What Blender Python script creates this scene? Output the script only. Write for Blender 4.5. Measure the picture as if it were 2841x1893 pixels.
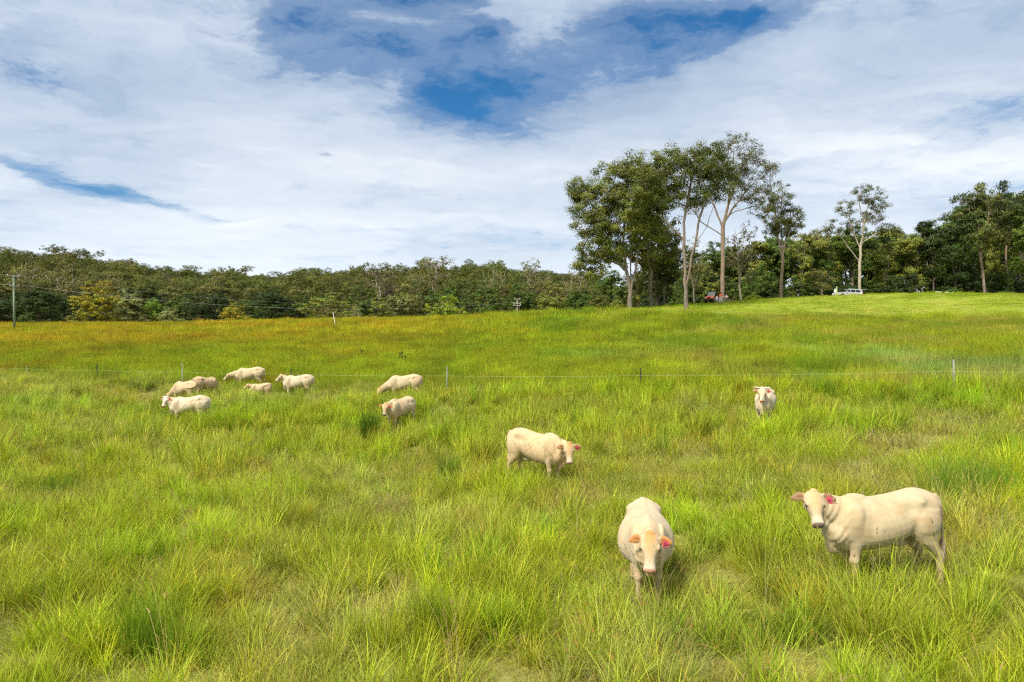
import bpy, bmesh, math, random
import numpy as np
from mathutils import Vector, Matrix, Euler

R = math.radians
rng = np.random.default_rng(7)
random.seed(7)
for o in list(bpy.data.objects):
    bpy.data.objects.remove(o, do_unlink=True)
SC = bpy.context.scene
COL = SC.collection

# ------------------------------------------------------------------ camera
CAM_Z = 3.8            # a drone hovering low over the paddock
F_PX = 1894.0          # focal length in photograph pixels (24 mm on 36 mm)
cam_d = bpy.data.cameras.new('camera')
cam_d.lens = 24.0; cam_d.sensor_width = 36.0; cam_d.clip_start = 0.1; cam_d.clip_end = 6000
cam = bpy.data.objects.new('camera', cam_d); COL.objects.link(cam)
cam.location = (0, 0, CAM_Z); cam.rotation_euler = (R(90.56), 0, 0)
SC.camera = cam

# ------------------------------------------------------------------ world
SUN_EL, SUN_AZ = 52.0, 222.0        # azimuth clockwise from +Y: behind the camera, to its left
world = bpy.data.worlds.new('World'); SC.world = world; world.use_nodes = True
wt = world.node_tree; wt.nodes.clear()
def N(t, kind, **kw):
    n = t.nodes.new(kind)
    for k, v in kw.items(): setattr(n, k, v)
    return n
def L(t, a, b): t.links.new(a, b)
def MATH(t, op, a, b=None, clamp=False):
    n = N(t, 'ShaderNodeMath', operation=op); n.use_clamp = clamp
    for i, v in enumerate((a, b)):
        if v is None: continue
        if isinstance(v, (int, float)): n.inputs[i].default_value = v
        else: L(t, v, n.inputs[i])
    return n.outputs[0]
def RAMP(t, fac, stops, interp='LINEAR'):
    n = N(t, 'ShaderNodeValToRGB'); n.color_ramp.interpolation = interp
    el = n.color_ramp.elements
    while len(el) < len(stops): el.new(0.5)
    for e, (p, c) in zip(el, stops):
        e.position = p; e.color = (*c, 1) if len(c) == 3 else c
    L(t, fac, n.inputs[0]); return n.outputs[0]
def NOISE(t, vec, scale, detail=4, rough=0.5, dist=0.0):
    n = N(t, 'ShaderNodeTexNoise'); n.inputs['Scale'].default_value = scale
    n.inputs['Detail'].default_value = detail; n.inputs['Roughness'].default_value = rough
    n.inputs['Distortion'].default_value = dist
    if vec is not None: L(t, vec, n.inputs['Vector'])
    return n.outputs['Fac']

sky = N(wt, 'ShaderNodeTexSky'); sky.sky_type = 'NISHITA'; sky.sun_disc = False
sky.sun_elevation = R(SUN_EL); sky.sun_rotation = R(SUN_AZ); sky.altitude = 100
sky.air_density = 1.0; sky.dust_density = 0.4; sky.ozone_density = 2.2
bg_sky = N(wt, 'ShaderNodeBackground'); bg_sky.inputs[1].default_value = 0.066
hs = N(wt, 'ShaderNodeHueSaturation'); hs.inputs['Saturation'].default_value = 1.45
L(wt, sky.outputs[0], hs.inputs['Color']); L(wt, hs.outputs[0], bg_sky.inputs[0])
# a cloud layer: the view direction meets a level sheet at height 1, its plane coordinates carry the noise
tc = N(wt, 'ShaderNodeTexCoord'); sep = N(wt, 'ShaderNodeSeparateXYZ'); L(wt, tc.outputs['Generated'], sep.inputs[0])
zc = MATH(wt, 'ADD', MATH(wt, 'MAXIMUM', sep.outputs[2], 0.0), 0.07)
px_ = MATH(wt, 'DIVIDE', sep.outputs[0], zc); py_ = MATH(wt, 'DIVIDE', sep.outputs[1], zc)
comb = N(wt, 'ShaderNodeCombineXYZ'); L(wt, px_, comb.inputs[0]); L(wt, py_, comb.inputs[1])
plane = comb.outputs[0]
def cloud_xy(px, py):                 # photo pixel -> coordinates on that sheet
    v = Vector(((px - 1420.5) / F_PX, 1, (965 - py) / F_PX)).normalized()
    return v.x / (v.z + 0.07), v.y / (v.z + 0.07)
wn = N(wt, 'ShaderNodeTexNoise'); wn.inputs['Scale'].default_value = 1.6; wn.inputs['Detail'].default_value = 6; wn.inputs['Roughness'].default_value = 0.62
L(wt, plane, wn.inputs['Vector'])
vs = N(wt, 'ShaderNodeVectorMath', operation='SUBTRACT'); L(wt, wn.outputs['Color'], vs.inputs[0]); vs.inputs[1].default_value = (.5, .5, .5)
vsc = N(wt, 'ShaderNodeVectorMath', operation='SCALE'); L(wt, vs.outputs[0], vsc.inputs[0]); vsc.inputs['Scale'].default_value = 0.62
va = N(wt, 'ShaderNodeVectorMath', operation='ADD'); L(wt, plane, va.inputs[0]); L(wt, vsc.outputs[0], va.inputs[1])
warped = va.outputs[0]
def gap(p0, p1, width, soft=1.0):
    """a break in the cloud sheet: a lens from p0 to p1 (photo pixels), width in sheet units; returns 0..1"""
    a = Vector(cloud_xy(*p0)); b = Vector(cloud_xy(*p1)); c = (a + b) / 2; d = (b - a) / 2
    mp = N(wt, 'ShaderNodeMapping', vector_type='TEXTURE')
    mp.inputs['Location'].default_value = (c.x, c.y, 0)
    mp.inputs['Rotation'].default_value = (0, 0, math.atan2(d.y, d.x))
    mp.inputs['Scale'].default_value = (d.length * 1.25, width, 1)
    L(wt, warped, mp.inputs['Vector'])
    ln = N(wt, 'ShaderNodeVectorMath', operation='LENGTH'); L(wt, mp.outputs[0], ln.inputs[0])
    q = MATH(wt, 'MULTIPLY', ln.outputs['Value'], ln.outputs['Value'])
    return MATH(wt, 'POWER', 2.718, MATH(wt, 'MULTIPLY', q, -1.1 / soft))
GAPS = [((640, -30), (1180, 215), 0.34, 1.0), ((1060, 180), (1420, 330), 0.22, 0.95), ((900, 60), (1300, -60), 0.26, 0.95), ((1120, 130), (1420, 160), 0.20, 0.9),
        ((1480, 170), (2380, 10), 0.17, 0.9), ((1300, 270), (1560, 170), 0.20, 0.85), ((0, 190), (250, 270), 0.14, 0.62),
        ((-160, 410), (540, 590), 0.13, 0.9), ((2380, 440), (2900, 270), 0.40, 0.34), ((1380, 690), (1640, 660), 0.4, 0.4), ((2200, 560), (2900, 470), 0.35, 0.25),
        ((1010, 645), (1150, 700), 0.3, 0.35)]
tot = None
for (a, b, w, amt) in GAPS:
    g = MATH(wt, 'MULTIPLY', gap(a, b, w), amt)
    tot = g if tot is None else MATH(wt, 'MAXIMUM', tot, g)
st = N(wt, 'ShaderNodeMapping'); st.inputs['Rotation'].default_value = (0, 0, R(-35)); st.inputs['Scale'].default_value = (0.7, 1.25, 1)
L(wt, warped, st.inputs['Vector'])
n1 = NOISE(wt, st.outputs[0], 1.5, 6, 0.62, 0.0)
n1b = NOISE(wt, warped, 4.5, 6, 0.66, 0.0)
nn = MATH(wt, 'ADD', MATH(wt, 'MULTIPLY', n1, 0.62), MATH(wt, 'MULTIPLY', n1b, 0.38))
dens = MATH(wt, 'ADD', MATH(wt, 'MULTIPLY', MATH(wt, 'SUBTRACT', nn, 0.5), 2.6), 1.08)
dens = MATH(wt, 'SUBTRACT', dens, MATH(wt, 'MULTIPLY', tot, 0.98))
cover = RAMP(wt, dens, [(0.0, (.03, .03, .03)), (0.40, (.36, .36, .36)), (0.78, (.86, .86, .86)), (1.0, (.97, .97, .97))], 'EASE')
n2 = NOISE(wt, st.outputs[0], 0.7, 6, 0.50, 0.0)
shade = MATH(wt, 'ADD', MATH(wt, 'MULTIPLY', n2, 0.72), MATH(wt, 'MULTIPLY', nn, 0.28))
ccol = RAMP(wt, shade, [(0.36, (.33, .42, .56)), (0.46, (.46, .545, .665)), (0.55, (.61, .675, .755)), (0.65, (.78, .82, .865))])
low = RAMP(wt, sep.outputs[2], [(0.0, (1, 1, 1)), (0.10, (.85, .85, .85)), (0.26, (0, 0, 0))])
mixc = N(wt, 'ShaderNodeMixRGB'); L(wt, MATH(wt, 'MULTIPLY', low, 0.85), mixc.inputs[0]); L(wt, ccol, mixc.inputs[1]); mixc.inputs[2].default_value = (.78, .85, .91, 1)
puff = N(wt, 'ShaderNodeMixRGB'); L(wt, MATH(wt, 'MULTIPLY', gap((872, 432), (905, 437), 0.03), 0.75), puff.inputs[0]); L(wt, mixc.outputs[0], puff.inputs[1]); puff.inputs[2].default_value = (.30, .36, .50, 1)
bg_cloud = N(wt, 'ShaderNodeBackground'); bg_cloud.inputs[1].default_value = 0.68; L(wt, puff.outputs[0], bg_cloud.inputs[0])
mixw = N(wt, 'ShaderNodeMixShader'); L(wt, cover, mixw.inputs[0]); L(wt, bg_sky.outputs[0], mixw.inputs[1]); L(wt, bg_cloud.outputs[0], mixw.inputs[2])
wo = N(wt, 'ShaderNodeOutputWorld'); L(wt, mixw.outputs[0], wo.inputs[0])
world.cycles.sampling_method = 'MANUAL'; world.cycles.sample_map_resolution = 256

# ------------------------------------------------------------------ sun (veiled by thin cloud) and exposure
sun_d = bpy.data.lights.new('sun', 'SUN'); sun_d.energy = 3.6; sun_d.angle = R(13); sun_d.color = (1.0, 0.93, 0.82)
sun = bpy.data.objects.new('sun', sun_d); COL.objects.link(sun)
sdir = Vector((math.sin(R(SUN_AZ)) * math.cos(R(SUN_EL)), math.cos(R(SUN_AZ)) * math.cos(R(SUN_EL)), math.sin(R(SUN_EL))))
sun.rotation_euler = sdir.to_track_quat('Z', 'Y').to_euler(); sun.location = (-20, -20, 40)
SC.view_settings.view_transform = 'Standard'; SC.view_settings.look = 'None'
SC.view_settings.exposure = 0.85; SC.view_settings.gamma = 1.0; SC.view_settings.use_curve_mapping = False
SC.render.engine = 'CYCLES'
SC.cycles.max_bounces = 4; SC.cycles.diffuse_bounces = 2; SC.cycles.transmission_bounces = 2; SC.cycles.glossy_bounces = 2
SC.cycles.use_adaptive_sampling = True; SC.cycles.adaptive_threshold = 0.03; SC.cycles.use_denoising = False; SC.cycles.filter_width = 1.25
SC.cycles.caustics_reflective = False; SC.cycles.caustics_refractive = False

# ------------------------------------------------------------------ helpers
def P(px, py, d):        # a photo pixel at depth d (metres along +Y)
    return Vector((d * (px - 1420.5) / F_PX, d, CAM_Z + d * (965 - py) / F_PX))

def mesh_obj(name, V, Fc, mat=None, parent=None, smooth=False, link=True):
    me = bpy.data.meshes.new(name)
    me.from_pydata(V.tolist() if isinstance(V, np.ndarray) else V, [], Fc.tolist() if isinstance(Fc, np.ndarray) else Fc)
    me.update()
    if smooth: me.polygons.foreach_set('use_smooth', [True] * len(me.polygons))
    if mat: me.materials.append(mat)
    o = bpy.data.objects.new(name, me)
    if link: COL.objects.link(o)
    if parent: o.parent = parent
    return o
def attr_col(me, name, C):
    a = me.attributes.new(name, 'FLOAT_COLOR', 'POINT')
    C = np.asarray(C, np.float32)
    if C.shape[1] == 3: C = np.concatenate([C, np.ones((len(C), 1), np.float32)], 1)
    a.data.foreach_set('color', C.ravel())
def attr_f(me, name, X):
    a = me.attributes.new(name, 'FLOAT', 'POINT'); a.data.foreach_set('value', np.asarray(X, np.float32).ravel())
def empty(name, loc=(0, 0, 0), rz=0.0):
    o = bpy.data.objects.new(name, None); o.empty_display_size = 0.3; COL.objects.link(o)
    o.location = loc; o.rotation_euler = (0, 0, rz); return o
def tag(o, label=None, cat=None, group=None, kind=None):
    if label: o['label'] = label
    if cat: o['category'] = cat
    if group: o['group'] = group
    if kind: o['kind'] = kind
    return o

def _hash(ix, iy, s):
    h = (ix.astype(np.int64) * 374761393 + iy.astype(np.int64) * 668265263 + s * 982451653) & 0x7fffffff
    h = ((h ^ (h >> 13)) * 1274126177) & 0x7fffffff
    h = h ^ (h >> 16)
    return (h & 0xffff) / 65535.0
def vnoise(x, y, s=0):
    x = np.asarray(x, float); y = np.asarray(y, float)
    ix = np.floor(x); iy = np.floor(y); fx = x - ix; fy = y - iy
    fx = fx * fx * (3 - 2 * fx); fy = fy * fy * (3 - 2 * fy)
    a = _hash(ix, iy, s); b = _hash(ix + 1, iy, s); c = _hash(ix, iy + 1, s); d = _hash(ix + 1, iy + 1, s)
    return (a * (1 - fx) + b * fx) * (1 - fy) + (c * (1 - fx) + d * fx) * fy
def fbm(x, y, s=0, o=4):
    v = 0; a = 0.5; t = 0
    for i in range(o):
        v = v + a * vnoise(x * 2 ** i, y * 2 ** i, s + i * 17); t += a; a *= 0.5
    return v / t
def sstep(a, b, x):
    t = np.clip((x - a) / (b - a), 0, 1); return t * t * (3 - 2 * t)

# ------------------------------------------------------------------ materials
def new_mat(name):
    m = bpy.data.materials.new(name); m.use_nodes = True; m.node_tree.nodes.clear(); return m, m.node_tree
def pbr(name, col, rough=0.6, metal=0.0, spec=0.4, noise=None, coat=0.0):
    """plain painted / natural surface: colour broken up by noise (scale, amount)"""
    m, t = new_mat(name); b = N(t, 'ShaderNodeBsdfPrincipled'); o = N(t, 'ShaderNodeOutputMaterial'); L(t, b.outputs[0], o.inputs[0])
    b.inputs['Roughness'].default_value = rough; b.inputs['Metallic'].default_value = metal
    b.inputs['Specular IOR Level'].default_value = spec; b.inputs['Coat Weight'].default_value = coat
    sc, am = noise or (8.0, 0.15)
    co = N(t, 'ShaderNodeTexCoord'); f = NOISE(t, co.outputs['Object'], sc, 5, 0.6)
    c = np.array(col)
    L(t, RAMP(t, f, [(0.3, tuple(c * (1 - am))), (0.7, tuple(np.minimum(c * (1 + am), 1)))]), b.inputs['Base Color'])
    return m
def leaf_mat(name, src, transl=0.35, grad=True):
    """thin leaf: diffuse + translucent; src 'object' (Object Info colour) or 'inst' (instancer attribute col)"""
    m, t = new_mat(name)
    if src == 'object':
        oi = N(t, 'ShaderNodeObjectInfo'); base = oi.outputs['Color']
    else:
        at = N(t, 'ShaderNodeAttribute', attribute_type='INSTANCER', attribute_name='col'); base = at.outputs['Color']
    tv = N(t, 'ShaderNodeAttribute', attribute_type='GEOMETRY', attribute_name='tint')
    mu = N(t, 'ShaderNodeMixRGB', blend_type='MULTIPLY'); mu.inputs[0].default_value = 1.0
    L(t, base, mu.inputs[1]); L(t, tv.outputs['Color'], mu.inputs[2])
    d = N(t, 'ShaderNodeBsdfPrincipled'); d.inputs['Roughness'].default_value = 0.62; d.inputs['Specular IOR Level'].default_value = 0.25
    L(t, mu.outputs[0], d.inputs['Base Color'])
    tr = N(t, 'ShaderNodeBsdfTranslucent')
    g = N(t, 'ShaderNodeMixRGB', blend_type='MULTIPLY'); g.inputs[0].default_value = 1; L(t, mu.outputs[0], g.inputs[1]); g.inputs[2].default_value = (1.15, 1.2, .6, 1)
    L(t, g.outputs[0], tr.inputs['Color'])
    mx = N(t, 'ShaderNodeMixShader'); mx.inputs[0].default_value = transl
    L(t, d.outputs[0], mx.inputs[1]); L(t, tr.outputs[0], mx.inputs[2])
    o = N(t, 'ShaderNodeOutputMaterial'); L(t, mx.outputs[0], o.inputs[0]); return m
M_GRASS = leaf_mat('grass blade', 'inst', 0.38)
M_LEAF = leaf_mat('tree leaf', 'object', 0.22)
M_LEAF_I = leaf_mat('forest leaf', 'inst', 0.22)
M_TUFT = leaf_mat('tussock blade', 'object', 0.35)

def bark_mat(name, a, b, patch):
    m, t = new_mat(name); bs = N(t, 'ShaderNodeBsdfPrincipled'); o = N(t, 'ShaderNodeOutputMaterial'); L(t, bs.outputs[0], o.inputs[0])
    bs.inputs['Roughness'].default_value = 0.9; bs.inputs['Specular IOR Level'].default_value = 0.15
    co = N(t, 'ShaderNodeTexCoord'); mp = N(t, 'ShaderNodeMapping'); mp.inputs['Scale'].default_value = (1.6, 1.6, 0.35); L(t, co.outputs['Object'], mp.inputs[0])
    f = NOISE(t, mp.outputs[0], 2.2, 7, 0.65, 0.4); f2 = NOISE(t, co.outputs['Object'], 0.55, 4, 0.5)
    c1 = RAMP(t, f, [(0.36, a), (0.62, b)])
    mx = N(t, 'ShaderNodeMixRGB'); L(t, MATH(t, 'GREATER_THAN', f2, 0.56), mx.inputs[0]); L(t, c1, mx.inputs[1])
    c2 = RAMP(t, f, [(0.3, patch), (0.7, tuple(min(1, x * 1.35) for x in patch))]); L(t, c2, mx.inputs[2])
    L(t, mx.outputs[0], bs.inputs['Base Color'])
    bp = N(t, 'ShaderNodeBump'); bp.inputs['Strength'].default_value = 0.5; bp.inputs['Distance'].default_value = 0.06; L(t, f, bp.inputs['Height']); L(t, bp.outputs[0], bs.inputs['Normal'])
    return m
M_BARK_GREY = bark_mat('grey gum bark', (.125, .10, .08), (.25, .205, .165), (.18, .135, .095))
M_BARK_TAN = bark_mat('tan gum bark', (.17, .125, .09), (.31, .235, .175), (.25, .165, .11))
M_BARK_PALE = bark_mat('pale gum bark', (.28, .235, .18), (.47, .41, .33), (.31, .24, .17))
M_BARK_DARK = bark_mat('dark trunk bark', (.07, .055, .04), (.16, .13, .10), (.10, .08, .06))
# ------------------------------------------------------------------ terrain: a thin-plate surface through surveyed points
def fence_y(x): return 37.1 - 0.366 * x
_cp = []
def cp(px, py, d): p = P(px, py, d); _cp.append((p.x, p.y, p.z))
def cz(px, d, z): _cp.append((d * (px - 1420.5) / F_PX, d, z))
for x in (-14, 0, 14): _cp.append((x, -12, -0.1)); _cp.append((x, 3, 0.0))
cz(0, 8, .0); cz(900, 8.5, .0); cz(2841, 8, .3)
cp(2440, 1622, 10); cp(1790, 1685, 10); cp(1480, 1342, 17.7); cp(2110, 1192, 24.5); cp(1100, 1195, 29); cp(1130, 1115, 36)
cp(500, 1176, 33); cp(520, 1120, 42); cp(700, 1092, 45); cp(825, 1104, 42); cz(0, 25, 0.0); cz(2841, 18, .9); cz(700, 18, 0.0)
cz(500, 45, 1.2); cz(270, 47.7, 1.3); cz(0, 51, 1.4); cz(1240, 38.4, 1.3); cz(1777, 34.7, 1.45); cz(2645, 30, 1.85); cz(2841, 29.1, 1.9)
for a in ((35, 920, 112), (0, 905, 150), (350, 905, 150), (700, 903, 148), (1000, 893, 130), (1435, 878, 115), (1748, 857, 105), (1905, 857, 98),
          (1980, 842, 112), (2100, 833, 120), (2350, 822, 118), (2600, 813, 115), (2841, 820, 110), (1420, 965, 72), (900, 965, 76), (500, 965, 80), (0, 965, 85),
          (2000, 965, 58), (2400, 965, 52), (2841, 965, 48), (2350, 880, 85), (1750, 888, 83), (2841, 888, 80)): cp(*a)
cz(1435, 150, 8.2); cz(1100, 155, 8.2); cz(700, 168, 8.8); cz(0, 170, 9.2); cz(2100, 150, 12.2); cz(2600, 150, 13.0); cz(1748, 145, 10.2); cz(2350, 124, 12.55); cz(2250, 124, 12.1); cz(2450, 124, 12.75); cz(2350, 135, 12.3); cz(2350, 190, 11.5); cz(2841, 170, 12.2)
cz(-900, 60, 2); cz(-900, 150, 9); cz(3600, 60, 5); cz(3600, 140, 12)
for a in ((-500, 330, 46), (0, 380, 45), (300, 370, 39), (550, 360, 28), (650, 480, 41), (900, 480, 44), (1200, 460, 46), (1500, 440, 41), (1750, 420, 30), (2100, 300, 12), (2500, 300, 12), (3000, 300, 12)): cz(*a)
cz(0, 250, 20); cz(600, 250, 16); cz(1200, 260, 18); cz(-300, 700, 48); cz(600, 700, 50); cz(1400, 750, 48); cz(2400, 700, 14); cz(3500, 700, 14)
_cp = np.array(_cp)
def _tps(r2): return np.where(r2 > 1e-9, r2 * np.log(r2 + 1e-12) * 0.5, 0.0)
_S = 100.0
_q = _cp[:, :2] / _S
_n = len(_q)
_K = _tps(((_q[:, None] - _q[None]) ** 2).sum(-1)) + np.eye(_n) * 0.0006
_Pm = np.concatenate([np.ones((_n, 1)), _q], 1)
_A = np.block([[_K, _Pm], [_Pm.T, np.zeros((3, 3))]])
_w = np.linalg.solve(_A, np.concatenate([_cp[:, 2], np.zeros(3)]))
def ground(x, y):
    x = np.asarray(x, float); y = np.asarray(y, float); sh = x.shape
    q = np.stack([x.ravel(), y.ravel()], 1)
    q[:, 1] = np.clip(q[:, 1], -40, 800); q[:, 0] = np.clip(q[:, 0], -700, 700)
    q = q / _S; out = np.empty(len(q))
    for i in range(0, len(q), 20000):
        c = q[i:i + 20000]
        out[i:i + 20000] = _tps(((c[:, None] - _q[None]) ** 2).sum(-1)) @ _w[:_n] + _w[_n] + c @ _w[_n + 1:]
    X, Y = x.ravel(), y.ravel()
    out = np.where(Y > 220, np.maximum(out, 4), out)
    out = out + (fbm(X / 3.1, Y / 3.1, 5, 3) - .5) * 0.22 * sstep(0, 6, np.abs(Y) + 1)
    return out.reshape(sh)
def gz(x, y): return float(ground(np.array([x]), np.array([y]))[0])

# palette of the pasture (linear)
LIME = np.array((.355, .425, .024)); OLIVE = np.array((.350, .385, .045)); STRAW = np.array((.54, .50, .23)); GREEN = np.array((.190, .310, .012))
GOLD = np.array((.44, .34, .016)); BLUEG = np.array((.28, .43, .09)); MOWN = np.array((.295, .385, .012)); DARKG = np.array((.045, .115, .012))
def lerp(a, b, t): return a * (1 - t[:, None]) + b * t[:, None]
def mown_edge(x): return 86 - 0.10 * x + 26 * sstep(26, 4, x) + 5 * (fbm(x / 9.0, x * 0 + 3, 3) - .5)
def is_mown(x, y): return (y > mown_edge(x)) & (x > 4)
def field_colour(x, y):
    x = np.asarray(x, float); y = np.asarray(y, float)
    n = len(x)
    a = fbm(x / 2.6, y / 3.4, 11, 4); b = fbm(x / 7.0, y / 9.0, 23, 3); c = fbm(x / 1.1, y / 1.3, 37, 3)
    col = lerp(np.tile(OLIVE, (n, 1)), np.tile(LIME, (n, 1)), sstep(.38, .62, .6 * a + .4 * b))
    col = lerp(col, np.tile(STRAW, (n, 1)), .30 * sstep(.55, .72, c) * sstep(.62, .42, a))
    col = lerp(col, np.tile(GREEN, (n, 1)), .6 * sstep(.60, .74, b))
    # the grazed strip by the fence on the left is pale with seed heads
    pale = sstep(30, 40, y) * sstep(4, -8, x) * sstep(.35, .6, a)
    col = lerp(col, np.tile((STRAW * .65 + OLIVE * .35), (n, 1)), .55 * pale)
    beyond = sstep(-1.0, 2.0, y - fence_y(x))
    g = fbm(x / 14.0, y / 22.0, 51, 4); h = fbm(x / 5.0, y / 8.0, 67, 4)
    mead = lerp(np.tile(np.array((.335, .400, .014)), (n, 1)), np.tile(GREEN, (n, 1)), sstep(.42, .66, h) * .75)
    gold = sstep(58, 100, y + 34 * (g - .5) + 10 * (h - .5)) * sstep(14, -22, x + 30 * (h - .5)) * (.45 + .5 * sstep(.35, .6, h))
    gold = np.maximum(gold, .6 * sstep(.56, .72, h) * sstep(2, -12, x))
    mead = lerp(mead, np.tile(GOLD, (n, 1)), np.clip(gold, 0, 1))
    bl = sstep(.44, .58, g) * sstep(2, 14, x) * sstep(82, 60, y)
    mead = lerp(mead, np.tile(BLUEG, (n, 1)), bl * .8)
    br = sstep(.52, .66, fbm(x / 6.0, y / 4.0, 83, 3)) * sstep(6, 16, x) * .5
    mead = lerp(mead, np.tile(np.array((.42, .36, .08)), (n, 1)), br)
    mw = is_mown(x, y).astype(float)
    k = fbm(x / 3.0, y / 6.0, 91, 4)
    mown = lerp(np.tile(MOWN, (n, 1)), np.tile(np.array((.40, .42, .05)), (n, 1)), sstep(.5, .75, k) * .8)
    mown = lerp(mown, np.tile(np.array((.22, .30, .010)), (n, 1)), sstep(.5, .3, k) * .6)
    mead = lerp(mead, mown, mw)
    return lerp(col, mead, beyond)

def sspace(lo, hi, n, k):
    t = np.linspace(math.asinh(lo / k), math.asinh(hi / k), n); return k * np.sinh(t)
gx = sspace(-3000, 3000, 220, 16); gy = np.concatenate([sspace(-300, -6, 18, 14), sspace(-5, 4000, 260, 16)])
GX, GY = np.meshgrid(gx, gy); GZ = ground(GX, GY)
Vg = np.stack([GX.ravel(), GY.ravel(), GZ.ravel()], 1)
nx, ny = len(gx), len(gy)
ii = (np.arange(ny - 1)[:, None] * nx + np.arange(nx - 1)[None]).ravel()
Fg = np.stack([ii, ii + 1, ii + 1 + nx, ii + nx], 1)
mg, t = new_mat('pasture soil and thatch')
bs = N(t, 'ShaderNodeBsdfPrincipled'); bs.inputs['Roughness'].default_value = 0.95; bs.inputs['Specular IOR Level'].default_value = 0.1
oo = N(t, 'ShaderNodeOutputMaterial'); L(t, bs.outputs[0], oo.inputs[0])
at = N(t, 'ShaderNodeAttribute', attribute_type='GEOMETRY', attribute_name='tint'); co = N(t, 'ShaderNodeTexCoord')
f1 = NOISE(t, co.outputs['Object'], 7.0, 8, 0.7); f2 = NOISE(t, co.outputs['Object'], 1.3, 5, 0.6)
soil = RAMP(t, f1, [(0.32, (.07, .055, .02)), (0.52, (.20, .18, .06)), (0.70, (.36, .33, .12))])
mx = N(t, 'ShaderNodeMixRGB'); L(t, MATH(t, 'MULTIPLY', at.outputs['Alpha'], RAMP(t, f2, [(.3, (.7, .7, .7)), (.7, (1, 1, 1))])), mx.inputs[0]); L(t, soil, mx.inputs[1]); L(t, at.outputs['Color'], mx.inputs[2])
L(t, mx.outputs[0], bs.inputs['Base Color'])
bp = N(t, 'ShaderNodeBump'); bp.inputs['Strength'].default_value = 0.8; bp.inputs['Distance'].default_value = 0.05; L(t, f1, bp.inputs['Height']); L(t, bp.outputs[0], bs.inputs['Normal'])
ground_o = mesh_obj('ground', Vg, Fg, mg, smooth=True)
cg = field_colour(GX.ravel(), GY.ravel()) * .8
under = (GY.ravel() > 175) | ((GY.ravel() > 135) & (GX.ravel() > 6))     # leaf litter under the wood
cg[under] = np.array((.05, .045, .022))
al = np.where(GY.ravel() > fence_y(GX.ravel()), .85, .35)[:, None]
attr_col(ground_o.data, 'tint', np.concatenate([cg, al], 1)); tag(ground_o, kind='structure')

# ------------------------------------------------------------------ geometry-node scatter for grass and forest
def scatter(name, pts, yaw, tilt, scl, idx, colr, protos, kind='stuff'):
    c = bpy.data.collections.new(name + ' pieces')
    for p in protos: c.objects.link(p)
    me = bpy.data.meshes.new(name); me.from_pydata(pts.tolist(), [], []); me.update()
    n = len(pts)
    rot = np.stack([tilt[:, 0], tilt[:, 1], yaw], 1).astype(np.float32)
    a = me.attributes.new('rot', 'FLOAT_VECTOR', 'POINT'); a.data.foreach_set('vector', rot.ravel())
    a = me.attributes.new('scl', 'FLOAT_VECTOR', 'POINT'); a.data.foreach_set('vector', np.asarray(scl, np.float32).ravel())
    a = me.attributes.new('idx', 'INT', 'POINT'); a.data.foreach_set('value', np.asarray(idx, np.int32))
    attr_col(me, 'col', colr)
    o = bpy.data.objects.new(name, me); COL.objects.link(o)
    ng = bpy.data.node_groups.new(name + ' scatter', 'GeometryNodeTree')
    ng.interface.new_socket('Geometry', in_out='INPUT', socket_type='NodeSocketGeometry')
    ng.interface.new_socket('Geometry', in_out='OUTPUT', socket_type='NodeSocketGeometry')
    gi = N(ng, 'NodeGroupInput'); go = N(ng, 'NodeGroupOutput')
    ci = N(ng, 'GeometryNodeCollectionInfo'); ci.inputs['Collection'].default_value = c
    ci.inputs['Separate Children'].default_value = True; ci.inputs['Reset Children'].default_value = True
    ip = N(ng, 'GeometryNodeInstanceOnPoints'); ip.inputs['Pick Instance'].default_value = True
    def na(nm, ty):
        x = N(ng, 'GeometryNodeInputNamedAttribute', data_type=ty); x.inputs[0].default_value = nm; return x.outputs[0]
    L(ng, gi.outputs[0], ip.inputs['Points']); L(ng, ci.outputs[0], ip.inputs['Instance'])
    L(ng, na('idx', 'INT'), ip.inputs['Instance Index']); L(ng, na('rot', 'FLOAT_VECTOR'), ip.inputs['Rotation']); L(ng, na('scl', 'FLOAT_VECTOR'), ip.inputs['Scale'])
    L(ng, ip.outputs[0], go.inputs[0])
    md = o.modifiers.new('scatter', 'NODES'); md.node_group = ng
    return tag(o, kind=kind)

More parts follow.
